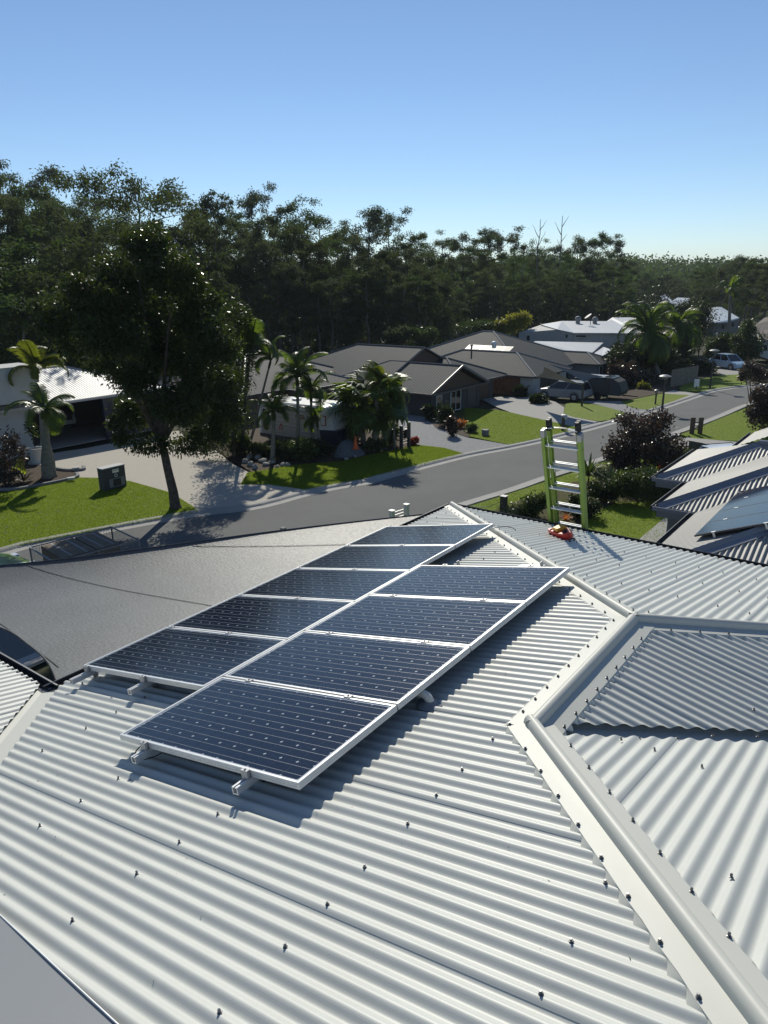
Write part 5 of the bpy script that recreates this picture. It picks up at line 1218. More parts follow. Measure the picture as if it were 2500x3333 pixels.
for lb, cl_, Y, m in (('dark shrub mass left of the big palm trunks', [(1335, 780, 34, 34), (1330, 815, 32, 30)], 90, M_bushd), ('purple brown shrub beside the camper', [(1350, 810, 30, 28), (1375, 838, 34, 22)], 86, M_purp), ('dark tree under the big palm crown', [(1375, 790, 44, 46), (1420, 785, 44, 46), (1400, 835, 50, 26), (1440, 815, 36, 34), (1350, 760, 26, 26)], 95, M_bushd),
                      ('tall dark tree right of the big palm', [(1465, 760, 36, 46), (1480, 720, 30, 40), (1455, 800, 36, 36)], 104, M_bushd), ('dark tree behind the palms near the pale blue roof', [(1515, 690, 34, 40), (1505, 730, 30, 30)], 124, M_bushd), ('round green street tree above the blue car', [(1553, 742, 28, 20), (1550, 762, 24, 16)], 116, M_bush),
                      ('tall conical dark tree right of the round street tree', [(1615, 715, 16, 22), (1615, 740, 34, 26), (1612, 765, 30, 18)], 112, M_bush), ('clipped dark hedge by the timber fence', [(1490, 800, 34, 22), (1515, 800, 24, 20)], 99, M_bushd), ('dark trees behind the white two storey house', [(1395, 678, 46, 14), (1440, 672, 40, 18), (1485, 668, 34, 22)], 136, M_bushd), ('dark bush beside the mini palm left of the yellow tree', [(1035, 705, 50, 16), (1075, 712, 40, 14)], 120, M_bush),
                      ('small dark shrub in front of the white car', [(1125, 848, 11, 13)], 77, M_bushd), ('dark shrub by the shade sail post', [(1165, 868, 16, 12)], 72, M_bushd), ('low hedge along the camper', [(1265, 858, 28, 9)], 80, M_bushd), ('yellow green shrub behind the letterbox lamp', [(1390, 842, 9, 8)], 82, M_yleaf)):
    bb = gp(atY(cl_[-1][0], 800, Y).x, Y); shrub('garden_tree' if 'tree' in lb else 'garden_shrub', lb, 'tree' if 'tree' in lb else 'shrub', None, cl_, int(2500 * len(cl_)), m, .42, .17, base=bb)
for lb, x, y, w_, h_, m in (('dark leafy shrub at the left end of the palm bed', 140, 955, 52, 90, M_leaf), ('dark shrub between the leaning palm and the short palm', 258, 985, 60, 46, M_bushd), ('dark shrub below the middle of the caravan', 400, 985, 74, 60, M_bushd), ('spreading shrub under the tall palm in front of the caravan', 495, 985, 80, 74, M_bush), ('dark shrub below the arching palm fronds', 575, 975, 70, 60, M_bushd), ('loose shrub against the caravan side behind the short palm', 350, 880, 70, 70, M_bush), ('green shrub at the foot of the fan palms', 900, 955, 60, 46, M_bush), ('leafy shrub right of the fan palm clump', 985, 900, 46, 80, M_bush)):
    u, v = r2(x, y); shrub('garden_shrub', lb, 'shrub', (u, v + h_ * .22), [(u, v - h_ * .06, w_ * .36, h_ * .30)], 1900, m, .34, .10)
def rosette(label, uvb, R, n, m, wd=.07, up=.8, name='strappy_plant', cat='plant', h=0.0):
    b = atg(*uvb, .13); o = empty(name, b, label, cat); r_ = random.Random(int(uvb[0]))
    if h > 0: mb = MB(); mb.tube([b - UP * .1, b + UP * h], [.06, .05], 8); mb.build('stem', M_bark, o)
    for i in range(n):
        a = i * 2.4 + r_.uniform(-.3, .3); e = up * (1 - .75 * i / n) + r_.uniform(-.1, .1); d = Vector((math.cos(a) * math.cos(e), math.sin(a) * math.cos(e), math.sin(e))); q = Vector((-math.sin(a), math.cos(a), 0)) * wd; l = R * r_.uniform(.8, 1.1); p = b + UP * (h + .03)
        mb = MB(); mid = p + d * l * .55; e2 = mid + (d - UP * .55).normalized() * l * .5
        mb.add([p - q * .4, p + q * .4, mid + q, mid - q, e2], [(0, 1, 2, 3), (3, 2, 4)]); mb.build('strap_leaf', m, o)
    return o
rosette('large strappy leaved plant with shining leaves behind the ladder', (1270, 1052), 1.35, 34, M_bush, .075, 1.35, h=.55)
rosette('bright strappy plant right of the ladder top of the shrub bed', (1296, 1040), 1.0, 22, M_varie, .06, 1.2, h=.2)
rosette('orange bromeliad seen below the lowest ladder rung', (1222, 1126), .55, 16, M_orange, .05, 1.2, 'orange_bromeliad')
rosette('red brown rosette plant in the mulch bed at the left', (52, 1040), .9, 18, M_purp, .06, 1.0)
# big lime leaf plant
b = atg(46, 1036, .13); o = empty('elephant_ear', b, 'plant with large lime yellow leaves beside the bronze shrub at the left', 'plant')
for u, v, s, a in ((42, 1003, 1.0, .2), (30, 1015, .55, 1.4), (52, 1018, .45, -.9)):
    c = atY(u, v, b.y - .1); mb = MB(); mb.tube([b, b.lerp(c, .6) + Vector((.05, 0, .1)), c], .018, 6); mb.build('stalk', M_bush, o)
    mb = MB(); R_ = .62 * s; ax_ = Vector((math.cos(a), 0, 0)) ; rows = []
    prof_ = [(-.75, .0), (-.6, .38), (-.25, .5), (.2, .42), (.6, .22), (.95, 0)]
    L_ = [Vector((c.x - w_ * R_, c.y + .12 * R_, c.z - q * R_)) for q, w_ in prof_]; C_ = [Vector((c.x + .03 * R_, c.y, c.z - q * R_)) for q, w_ in prof_]; Rr = [Vector((c.x + w_ * R_, c.y + .12 * R_, c.z - q * R_)) for q, w_ in prof_]
    mb.grid([L_, C_, Rr]); mb.build('leaf', M_lime_leaf, o)
# ================================================================ vehicles
def car(name, label, center, fwd, paint, L=4.5, Wd=1.85, H=1.6, suv=True, group=None, tailgate=False, cat='car', rails=False):
    """center: ground point under the middle; fwd: horizontal unit vector to the front"""
    o = empty(name, center, label, cat, group); F = Vector((fwd[0], fwd[1], 0)).normalized(); S = Vector((-F.y, F.x, 0)); c = Vector(center)
    def q(x, y, z): return c + F * x + S * y + UP * z
    k = H / 1.6; hb = .95 * k; hl = L / 2
    prof = [(-hl, .42 * k), (-hl - .02, .62 * k), (-hl + .05, .90 * k), (-hl + .22, hb + .06), (-.5, hb + .03), (hl * .44, hb), (hl * .80, hb - .10 * k), (hl - .08, hb - .26 * k), (hl, .55 * k), (hl - .04, .36 * k), (hl - .25, .25 * k), (-hl + .25, .27 * k)]
    mb = MB(); n = len(prof); rows = []
    for y, ins in ((-1, .10), (-.94, .0), (-.6, -.015), (0, -.02), (.6, -.015), (.94, .0), (1, .10)):
        yy = y * Wd / 2 * (1 if abs(y) < 1 else 1.0); r_ = []
        for x, z in prof: 
            sx = 1 - ins * .5; r_.append(q(x * sx, yy - (ins * .0), (z - .6 * k) * (1 - ins * 1.2) + .6 * k))
        rows.append(r_)
    vs = [p for r in rows for p in r]; fs = [(i * n + j, i * n + (j + 1) % n, (i + 1) * n + (j + 1) % n, (i + 1) * n + j) for i in range(len(rows) - 1) for j in range(n)]
    fs += [tuple(range(n)), tuple(range((len(rows) - 1) * n, len(rows) * n))[::-1]]
    mb.add(vs, fs); mb.build('body', paint, o, smooth=40)
    xr = -hl + (.12 if suv else .45); base = [(xr, .92), (hl * .50, .92)]; top = [(xr + (.42 if suv else .7), .70), (hl * .12, .70)]; zt = H - .05
    b4 = [q(base[0][0], -Wd / 2 * .95, hb), q(base[1][0], -Wd / 2 * .93, hb - .02), q(base[1][0], Wd / 2 * .93, hb - .02), q(base[0][0], Wd / 2 * .95, hb)]
    t4 = [q(top[0][0], -Wd / 2 * .74, zt), q(top[1][0], -Wd / 2 * .74, zt), q(top[1][0], Wd / 2 * .74, zt), q(top[0][0], Wd / 2 * .74, zt)]
    mb = MB(); mb.add(b4 + t4, [(0, 1, 5, 4), (1, 2, 6, 5), (2, 3, 7, 6), (3, 0, 4, 7), (4, 5, 6, 7)]); mb.build('glass_house', M_dark if tailgate else M_glass, o)
    mb = MB(); rr_ = []
    for i in range(6):
        x = top[0][0] - .08 + (top[1][0] - top[0][0] + .12) * i / 5; hgt = .05 * math.sin(math.pi * (i + .6) / 6.2); rr_.append([q(x, y * Wd / 2 * .76, zt + .005 + hgt * (1 - y * y * .6)) for y in (-1, -.5, 0, .5, 1)])
    mb.grid(rr_); mb.slab([q(top[0][0] - .06, -Wd / 2 * .755, zt + .004), q(top[1][0] + .03, -Wd / 2 * .755, zt + .004), q(top[1][0] + .03, Wd / 2 * .755, zt + .004), q(top[0][0] - .06, Wd / 2 * .755, zt + .004)], .05); mb.build('roof_panel', paint, o, smooth=40)
    for sg in (-1, 1):
        for a, b in ((b4[0 if sg < 0 else 3], t4[0 if sg < 0 else 3]), (b4[1 if sg < 0 else 2], t4[1 if sg < 0 else 2]), ((b4[0 if sg < 0 else 3]).lerp(b4[1 if sg < 0 else 2], .52), t4[0 if sg < 0 else 3].lerp(t4[1 if sg < 0 else 2], .45))):
            mb = MB(); mb.bar(a + S * sg * .012, b + S * sg * .012, .09, .06, up=F); mb.build('pillar', paint, o)
        for x in (hl * .62, -hl * .58):
            wc = q(x, sg * (Wd / 2 - .09), .34 * k); mb = MB(); mb.lathe(wc, [(.34 * k, -.11), (.36 * k, -.06), (.36 * k, .06), (.34 * k, .11), (.23 * k, .115)], 18, ax=(F, UP, S * sg)); w_ = mb.build('wheel', M_tyre, o, smooth=35)
            mb = MB(); mb.lathe(wc + S * sg * .112, [(.22 * k, 0), (.20 * k, .012), (.07 * k, .006)], 14, ax=(F, UP, S * sg)); mb.build('rim', M_rim, w_)
            mb = MB(); mb.tube([wc + F * (.42 * k * math.cos(a)) + UP * (.42 * k * math.sin(a)) + S * sg * .082 for a in [i * math.pi / 8 for i in range(9)]], .035, 5); mb.build('wheel_arch', M_black, o)
        mb = MB(); mb.box(q(hl - .13, sg * Wd * .36, hb - .27 * k), (.28, .36, .13), ax=(F, S, UP), bev=.03); mb.build('headlight', M_lens, o)
        mb = MB(); mb.box(q(-hl + .10, sg * Wd * .40, hb - .10 * k), (.14, .30, .17), ax=(F, S, UP), bev=.03); mb.build('tail_light', M_tail, o)
        mb = MB(); mb.box(q(hl * .40, sg * (Wd / 2 + .07), hb + .07), (.14, .18, .11), ax=(F, S, UP), bev=.03); mb.build('side_mirror', paint, o)
        if rails: mb = MB(); mb.tube([q(top[0][0] + .1, sg * Wd / 2 * .66, zt + .03), q(top[0][0] + .25, sg * Wd / 2 * .66, zt + .09), q(top[1][0] - .25, sg * Wd / 2 * .66, zt + .09), q(top[1][0] - .1, sg * Wd / 2 * .66, zt + .03)], .022, 6); mb.build('roof_rail', M_black, o)
    mb = MB(); mb.box(q(-hl - .01, 0, .58 * k), (.03, .52, .12), ax=(F, S, UP)); mb.build('number_plate', M_white, o)
    mb = MB(); mb.box(q(-hl + .02, 0, .40 * k), (.14, Wd * .82, .14), ax=(F, S, UP), bev=.03); mb.build('rear_bumper', M_black, o)
    mb = MB(); mb.box(q(hl - .05, 0, .50 * k), (.10, Wd * .6, .16), ax=(F, S, UP), bev=.03); mb.build('grille', M_black, o)
    if tailgate:
        mb = MB(); a, b = q(top[0][0] - .02, -Wd * .36, zt + .02), q(top[0][0] - .02, Wd * .36, zt + .02); e = -F * .95 + UP * .28
        mb.slab([a, b, b + e - S * .06, a + e + S * .06], .06); mb.build('open_tailgate', paint, o)
        mb = MB(); mb.box(q(-hl + .005, 0, hb - .02), (.06, Wd * .70, .62 * k), ax=(F, S, UP)); mb.build('boot_opening', M_dark, o)
    return o
M_car_shaded = mat('shaded_white_car_paint', (.27, .28, .29), .35, .4, coat=.3)  # white car paint with the shade under the sails darkened into its colour
pS = atg(*r3(553, 662)); car('parked_suv', 'white SUV parked under the dark shade sails before the brown roofed house', pS, (N2.x, N2.y), M_car_shaded, 5.4, 2.1, 1.95, True)
pH = atg(*r3(1440, 500)); car('parked_hatchback', 'pale blue hatchback parked on the drive at the far bend of the street', pH, (.35, -1), M_carb, 5.3, 2.2, 2.1, False)
pW = atg(*r3(1660, 440)); car('parked_suv', 'white car at the right edge above the far bend, partly out of view', pW, (.5, -1), M_carw, 5.4, 2.2, 2.3, True)
pL = atg(*r1(418, 1012)) + N2 * 2.6; car('parked_suv', 'white SUV with its tailgate open in the dark garage at the left', Vector((pL.x, pL.y, zg(pL.y) + .14)), (N2.x, N2.y), M_carw, 5.2, 2.35, 2.2, True, tailgate=True)
pG = at(58, 1206, .42); pG.z = zg(pG.y); car('parked_car', 'green car parked on the street at the lower left behind the cage trailer', pG - D2 * 2.45, (D2.x, D2.y), M_carg, 4.9, 2.0, 1.55, False)
pB = atg(1586, 1024); car('parked_car', 'white car whose roof shows behind the neighbouring roof on the right', pB, (1, .25), M_carw, 4.8, 1.95, 1.75, True, rails=True)

# caravan
cn = atg(*r2(695, 1003)); CV = empty('caravan', cn, 'white caravan with a navy front parked behind palms beside the brick house', 'caravan')
FX = -N2; SX = D2                               # nose towards the street, far side along D2
def cv(x, y, z): return cn + FX * x + SX * y + UP * z
prof = [(-7.6, .62), (-7.7, 1.6), (-7.65, 2.95), (-7.5, 3.12), (-1.6, 3.22), (-1.05, 3.16), (-.62, 2.75), (-.35, 1.62), (-.12, 1.58), (-.02, .95), (-.25, .62)]
def ext(mb, pr_, y0, y1):
    n = len(pr_); vs = [cv(x, y0, z) for x, z in pr_] + [cv(x, y1, z) for x, z in pr_]
    mb.add(vs, [tuple(range(n)), tuple(range(2 * n - 1, n - 1, -1))] + [(i, i + n, (i + 1) % n + n, (i + 1) % n) for i in range(n)]); return mb
ext(MB(), prof, 0, 2.5).build('body', M_carw, CV)
M_beige = mat('beige_cladding', (.36, .335, .29), .5, .4)
for k in range(7):
    mb = MB(); mb.box(cv(-4.6, -.02, .85 + k * .30), (5.6, .05, .27), ax=(FX, SX, UP), bev=.008); mb.build('side_plank', M_beige, CV)
mb = MB(); ext(mb, [(-1.75, .60), (-1.75, 1.55), (-.36, 1.66), (-.09, 1.62), (.015, .95), (-.23, .58)], -.03, 2.53); mb.build('navy_front', M_navy, CV)
mb = MB(); ext(mb, [(-7.6, .45), (-7.6, .72), (-1.7, .72), (-1.7, .45)], -.025, 2.52); mb.build('skirt', M_navy, CV)
for x, z, w_, h_, red in ((-6.75, 2.35, .8, .55, 0), (-5.35, 2.55, .8, .45, 0), (-3.4, 2.3, 1.0, .5, 0), (-1.25, 2.25, .45, .7, 1)):
    mb = MB(); mb.box(cv(x, -.05, z), (w_, .05, h_), ax=(FX, SX, UP), bev=.01); f_ = mb.build('window', M_tail if red else M_frame, CV); mb = MB(); mb.box(cv(x, -.07, z), (w_ - .1, .04, h_ - .1), ax=(FX, SX, UP)); mb.build('pane', M_carw if red else M_glass, f_)
for x in (-6.8, -4.9, -3.0): mb = MB(); mb.box(cv(x, 1.25, 3.25), (.55, .55, .14), ax=(FX, SX, UP), bev=.03); mb.build('roof_hatch', M_white, CV)
mb = MB(); mb.tube([cv(-7.4, -.05, 3.02), cv(-1.9, -.05, 3.10)], .06, 8); mb.build('awning_roll', M_white, CV)
mb = MB()
for a, b in ((cv(-5.55, -.07, 1.25), cv(-5.15, -.07, 1.25)), (cv(-5.15, -.07, 1.25), cv(-5.35, -.07, 1.62)), (cv(-5.35, -.07, 1.62), cv(-5.55, -.07, 1.25))): mb.bar(a, b, .05, .03, up=SX)
mb.build('warning_triangle', M_tail, CV)
for x in (-4.6, -3.6):
    for y in (.15, 2.35): mb = MB(); mb.lathe(cv(x, y, .38), [(.38, -.12), (.40, -.05), (.40, .05), (.38, .12)], 16, ax=(FX, UP, SX)); mb.build('wheel', M_tyre, CV)
mb = MB(); mb.bar(cv(-.2, .7, .5), cv(1.5, 1.25, .55), .1); mb.bar(cv(-.2, 1.8, .5), cv(1.5, 1.25, .55), .1); mb.box(cv(.25, 1.25, .66), (.7, 1.6, .06), ax=(FX, SX, UP)); mb.build('drawbar', M_black, CV)
mb = MB(); mb.tube([cv(1.3, 1.25, 0), cv(1.3, 1.25, .9)], .04, 8); mb.build('jockey_wheel', M_galv, CV)
# tarp heap and traffic cone on it
tp0 = atg(*r2(742, 1012)); TB = empty('tarp_heap', tp0, 'heap under a grey tarpaulin in front of the caravan with a cone standing on it', 'tarp')
mb = MB(); rows = []; rr_ = random.Random(4)
for i in range(13):
    f = i / 12; row = []
    for j in range(20):
        a = 2 * math.pi * j / 19; R = (1 - f) * (1.15 + .16 * math.sin(3 * a + 1) + .1 * math.sin(7 * a)) + .02; z = 1.15 * (1 - (1 - f) ** 1.8) * (1 + .18 * math.sin(2 * a) * (1 - f)) + rr_.uniform(-.03, .03); row.append(tp0 + Vector((math.cos(a) * R * 1.0, math.sin(a) * R * .75, z if j < 19 else z)))
    row[-1] = row[0]; rows.append(row)
mb.grid(rows); mb.build('tarpaulin', M_tarp, TB, smooth=True)
cb = tp0 + Vector((.62, -.25, .60)); CO = empty('traffic_cone', cb, 'orange traffic cone standing on the grey tarpaulin heap', 'cone')
mb = MB(); mb.lathe(cb, [(.20, .03), (.17, .06), (.04, .82), (.03, .84)], 16); mb.build('cone_body', M_cone, CO, smooth=35); mb = MB(); mb.box(cb + UP * .015, (.48, .48, .035)); mb.build('cone_base', M_cone, CO)
for i, (x, y, s) in enumerate(((205, 1015, .5), (240, 1025, .55), (265, 1045, .45), (170, 1045, .4), (200, 1065, .42), (290, 1062, .4), (320, 1050, .36), (225, 1080, .34), (380, 1066, .34), (410, 1064, .3), (255, 1000, .45), (740, 1030, .26), (790, 1015, .22), (185, 1030, .36), (350, 1072, .25))):
    p = atg(*r2(x, y), .1); bm = bmesh.new(); s *= .62; bmesh.ops.create_icosphere(bm, subdivisions=2, radius=s)
    r_ = random.Random(i); ph = [r_.uniform(0, 6) for _ in range(3)]
    for v in bm.verts: v.co *= 1 + .22 * math.sin(v.co.x * 5 / s * .6 + ph[0]) + .18 * math.sin(v.co.y * 4 / s * .6 + ph[1]); v.co.z *= .7
    me = bpy.data.meshes.new('rock'); bm.to_mesh(me); bm.free(); me.materials.append(M_stone); ob = bpy.data.objects.new('rock', me); C.objects.link(ob); ob.location = p + UP * s * .3; tag(ob, 'pale grey rock edging the palm bed in front of the caravan', 'rock', 'rocks edging the palm bed')

# cage trailer with cartons
A_, B_, C_ = at(64, 1181, 1.15), at(241, 1143.5, 1.02), at(319, 1167, 1.02)
tl = (B_ - A_); tl.z = 0; TLn = tl.length; TD = tl.normalized(); TN = Vector((TD.y, -TD.x, 0)); tw = abs((C_ - B_).dot(TN)); t0_ = Vector((A_.x, A_.y, zg(A_.y)))
def tr(x, y, z): return t0_ + TD * x + TN * y + UP * z
TRL = empty('cage_trailer', tr(TLn / 2, tw / 2, 0), 'grey steel cage trailer loaded with long cartons, parked at the kerb', 'trailer')
ht = 1.35; hb_ = .55
def tb_(a, b, nm='cage_bar', r=.05): mb = MB(); mb.bar(a, b, r); return mb.build(nm, M_galv, TRL)
for x0, y0, x1, y1 in ((0, 0, TLn, 0), (TLn, 0, TLn, tw), (TLn, tw, 0, tw), (0, tw, 0, 0)): tb_(tr(x0, y0, ht), tr(x1, y1, ht)); tb_(tr(x0, y0, hb_), tr(x1, y1, hb_))
for x in (0, TLn * .5, TLn):
    for y in (0, tw): tb_(tr(x, y, hb_), tr(x, y, ht), 'cage_post')
for a, b in (((0, 0), (TLn, 0)), ((0, tw), (TLn, tw)), ((0, 0), (0, tw)), ((TLn, 0), (TLn, tw))):
    mb = MB(); n = int(math.hypot(b[0] - a[0], b[1] - a[1]) / .11)
    for i in range(1, n): f = i / n; mb.bar(tr(a[0] + (b[0] - a[0]) * f, a[1] + (b[1] - a[1]) * f, hb_), tr(a[0] + (b[0] - a[0]) * f, a[1] + (b[1] - a[1]) * f, ht), .008)
    for i in range(1, 8): z = hb_ + (ht - hb_) * i / 8; mb.bar(tr(*a, z), tr(*b, z), .008)
    tag(mb.build('wire_mesh', M_galv, TRL), kind='stuff')
mb = MB(); mb.box(tr(TLn / 2, tw / 2, hb_ - .02), (TLn, tw, .08), ax=(TD, TN, UP)); mb.build('tray', M_galv, TRL)
for x in (TLn * .42, TLn * .60):
    for y in (-.12, tw + .12): mb = MB(); mb.lathe(tr(x, y, .32), [(.30, -.09), (.32, -.04), (.32, .04), (.30, .09)], 14, ax=(TD, UP, TN)); mb.build('wheel', M_tyre, TRL)
for i, (x0, x1, lb) in enumerate(((.35, TLn * .50, 'long brown carton in the left half of the cage trailer'), (TLn * .51, TLn * .80, 'long brown carton in the right half of the cage trailer'))):
    cB = empty('carton', tr((x0 + x1) / 2, tw * .48, hb_ + .03), lb, 'carton', 'cartons in the cage trailer'); mb = MB(); mb.box(tr((x0 + x1) / 2, tw * .48, hb_ + .42), (x1 - x0 - .02, tw * .84, .78), ax=(TD, TN, UP), bev=.015); mb.build('box', M_card, cB)
    for f in (.3, .75): mb = MB(); mb.box(tr(x0 + (x1 - x0) * f, tw * .48, hb_ + .812), (.07, tw * .84, .004), ax=(TD, TN, UP)); mb.build('strap', M_galv, cB)

# ================================================================ street furniture and garden things
# letterbox pillar on the left lawn
m0 = atg(227, 1061, .1); HW = 1.42
MP = empty('letterbox_pillar', m0, 'black rendered letterbox pillar with a pale top on the left lawn', 'letterbox')
def mp(x, y, z): return m0 + D2 * x + N2 * y + UP * z
mb = MB(); mb.box(mp(HW / 2, .26, .62), (HW, .52, 1.24), ax=(D2, N2, UP), bev=.01); mb.build('pillar', M_walld, MP)
mb = MB(); mb.box(mp(HW / 2, .26, 1.262), (HW + .04, .56, .04), ax=(D2, N2, UP)); mb.build('capping', M_wallw, MP)
mb = MB(); mb.box(mp(.80, -.01, 1.02), (.40, .03, .20), ax=(D2, N2, UP), bev=.004); f_ = mb.build('mail_slot', M_alu, MP); mb = MB(); mb.box(mp(.80, -.028, 1.06), (.34, .01, .03), ax=(D2, N2, UP)); mb.build('slot', M_black, f_)
mb = MB(); mb.tube([mp(.80 + .085 * math.cos(a), -.012, .76 + .085 * math.sin(a)) for a in [i * math.pi / 10 for i in range(21)]], .018, 6, cap=False); mb.build('house_number_ring', M_alu, MP)
mb = MB(); mb.box(mp(.82, -.012, .36), (.98, .03, .50), ax=(D2, N2, UP), bev=.004); f_ = mb.build('pale_panel', M_wallg, MP); mb = MB(); mb.box(mp(.82, -.032, .36), (.48, .02, .40), ax=(D2, N2, UP)); mb.build('mail_door', M_black, f_)
# garden edging, pot, stones at the left
def edging(label, uvs, r=.09):
    pts = rs([atg(u, v, .1) for u, v in uvs], 24); mb = MB(); rows = []
    for i, p in enumerate(pts):
        t = (pts[min(i + 1, 24)] - pts[max(i - 1, 0)]).normalized(); s = Vector((-t.y, t.x, 0)); rows.append([p - s * r, p - s * r + UP * .15, p + s * r + UP * .15, p + s * r])
    mb.grid(rows); tag(mb.build('garden_edging', M_wallg), label, 'edging')
edging('grey concrete edging curving round the front of the left mulch bed', [(-40, 1060), (30, 1059), (90, 1049), (140, 1039), (168, 1031), (165, 1025)]); edging('short dark edging behind the swollen trunk palm', [(112, 1012), (140, 1017), (165, 1017), (182, 1015), (180, 1010)])
for (u, v), lb in (((164, 1011), 'pale paver lying on the dark edging behind the palm'), ((154, 1033), 'pale paver lying on the mulch beside the lawn')):
    p = atg(u, v, .27); mb = MB(); mb.box(p, (.42, .26, .12), rz=.4, bev=.01); tag(mb.build('paver', M_wallw, origin=p), lb, 'paver')
pp = atg(81, 999, .1); PT = empty('plant_pot', pp, 'large white pot with a thin plant beside the garage wall', 'pot'); mb = MB(); mb.lathe(pp, [(.34, 0), (.48, .95), (.52, 1.0), (.45, 1.0), (.43, .88), (.05, .86)], 20); mb.build('pot', M_wallw, PT, smooth=35)
mb = MB(); limb(mb, pp + UP * .8, pp + Vector((-.1, 0, 2.4)), .035, .015); mb.build('stem', M_bark, PT); mesh_np('foliage', cloud([(-.1, 0, 2.4, .35, .35, .4), (.05, 0, 1.9, .25, .25, .2)], 160, .3, .1), 4, M_leaf, PT)
# slatted letterbox by the gravel drive
def slatbox(label, a, b, h, m, capm, slat_n, box=True, w_=.2, name='slatted_letterbox'):
    o = empty(name, (a + b) / 2, label, 'letterbox'); X = (b - a).normalized(); Yv = Vector((-X.y, X.x, 0)); L = (b - a).length
    for p, hh in ((a, h * .93), (b, h)):
        mb = MB(); mb.box(p + UP * hh / 2, (w_, w_, hh), ax=(X, Yv, UP), bev=.008); mb.build('post', m, o); mb = MB(); mb.box(p + UP * (hh + .02), (w_ + .04, w_ + .04, .05), ax=(X, Yv, UP)); mb.build('post_cap', capm, o)
    for i in range(slat_n):
        z = h * (.18 + .66 * i / max(1, slat_n - 1)); mb = MB(); mb.bar(a + UP * z, b + UP * z, .035, h * .05, up=Yv); mb.build('slat', m, o)
    if box: mb = MB(); mb.box(a.lerp(b, .70) + UP * h * .58, (L * .45, .30, h * .36), ax=(X, Yv, UP), bev=.01); mb.build('mail_box', M_black, o)
    return o
slatbox('dark slatted letterbox stand with pale post caps by the gravel drive', atg(*r2(1048, 968), .1), atg(*r2(1090, 955), .1), 1.72, M_post, M_wallw, 7)
slatbox('cream slatted letterbox stand on the near verge, seen above the sail edge', atg(847, 1150, .1), atg(878, 1139, .1), 1.10, M_pvc, M_pvc, 6, box=False)
bo = atg(614, 1182, .1); BO = empty('bollard', bo, 'dark post top with a pale face showing above the middle of the sail edge', 'post'); mb = MB(); hb0 = atY(614, 1142, bo.y).z - bo.z; mb.box(bo + UP * hb0 / 2, (.17, .17, hb0), ax=(D2, N2, UP)); mb.build('post', M_post, BO); mb = MB(); mb.box(bo + UP * (hb0 + .03), (.2, .2, .05), ax=(D2, N2, UP)); mb.build('post_cap', M_wallg, BO)
po = atg(1087, 1114, .1); PO_ = empty('timber_post', po, 'dark square post with a wire running off it, just past the roof corner', 'post'); hp_ = atY(1087, 1072, po.y).z - po.z
mb = MB(); mb.box(po + UP * hp_ / 2, (.28, .28, hp_), ax=(D2, N2, UP), bev=.01); mb.build('post', M_post, PO_); mb = MB(); mb.box(po + UP * (hp_ + .015), (.32, .32, .03), ax=(D2, N2, UP)); mb.build('post_cap', M_galv, PO_)
mb = MB(); e2 = atY(1020, 1093, po.y + 1.2); s_ = po + UP * hp_ * .82; mb.tube([s_.lerp(e2, f) - UP * (.18 * math.sin(math.pi * f)) for f in [i / 12 for i in range(13)]], .014, 6); mb.build('wire', M_galv, PO_)
# pole letterbox by the concrete drive
pl = atg(*r3(547, 832), .1); PL = empty('pole_letterbox', pl, 'round pale letterbox on a bent dark pole by the concrete drive', 'letterbox'); hh = 1.15
mb = MB(); mb.bar(pl, pl + UP * (hh - .1), .12); mb.bar(pl + D2 * .28, pl + D2 * .28 + UP * hh * 1.05, .12); mb.build('pole', M_post, PL); mb = MB(); mb.lathe(pl + D2 * .24 + UP * (hh - .12) - N2 * .0, [(.19, -.2), (.215, -.1), (.215, .1), (.19, .2)], 16, ax=(D2, UP, N2)); mb.build('mail_drum', M_alu_dk, PL)
# twin timber slabs on the right lawn
q0 = atg(*r3(1246, 849), .1); TS = empty('twin_post_letterbox', q0, 'pair of dark timber slabs joined by rails on the right lawn', 'letterbox')
for f in (0, .62): mb = MB(); mb.box(q0 + Vector((f, 0, .62)), (.34, .12, 1.24), bev=.01); mb.build('slab', M_brownw, TS)
for z in (.35, .6, .85): mb = MB(); mb.box(q0 + Vector((.31, .02, z)), (.3, .06, .08)); mb.build('rail', M_brownw, TS)
# street lamps
def lamp(label, base, topz, ds=.5):
    o = empty('street_lamp', base, label, 'street lamp', 'street lamps'); mb = MB(); mb.tube([base - UP * .1, base + UP * 1.0, Vector((base.x, base.y, topz))], [.11, .09, .06], 10); mb.build('pole', M_post, o)
    mb = MB(); t = Vector((base.x, base.y, topz)); mb.tube([t - UP * .7, t + Vector((ds * .4, 0, -.35)), t + Vector((ds * .5, 0, .1))], .035, 6); mb.build('arm', M_post, o)
    mb = MB(); mb.lathe(t + UP * .05, [(.16, -.12), (.52, .0), (.54, .05), (.3, .16), (.05, .2)], 18); mb.build('lamp_head', M_galv, o, smooth=35); mb = MB(); mb.lathe(t - UP * .09, [(.14, -.1), (.3, .04)], 14); mb.build('diffuser', M_wallg, o); return o
b = atg(1430, 886, .1); lamp('street lamp standing behind the round bronze leaved tree', b, atY(1433, 815, b.y).z); b = atg(*r3(1345, 605), .1); lamp('farther street lamp beside the lawn at the road bend', b, atY(*r3(1368, 405), b.y).z)
b = atg(*r3(1050, 690), .1); o = empty('garden_light', b, 'short dark post light on the verge before the palms', 'light'); mb = MB(); mb.tube([b, b + UP * 1.1], .08, 8); mb.build('pole', M_post, o); mb = MB(); mb.lathe(b + UP * 1.1, [(.16, 0), (.22, .25), (.05, .34)], 10); mb.build('lamp_head', M_galv, o)
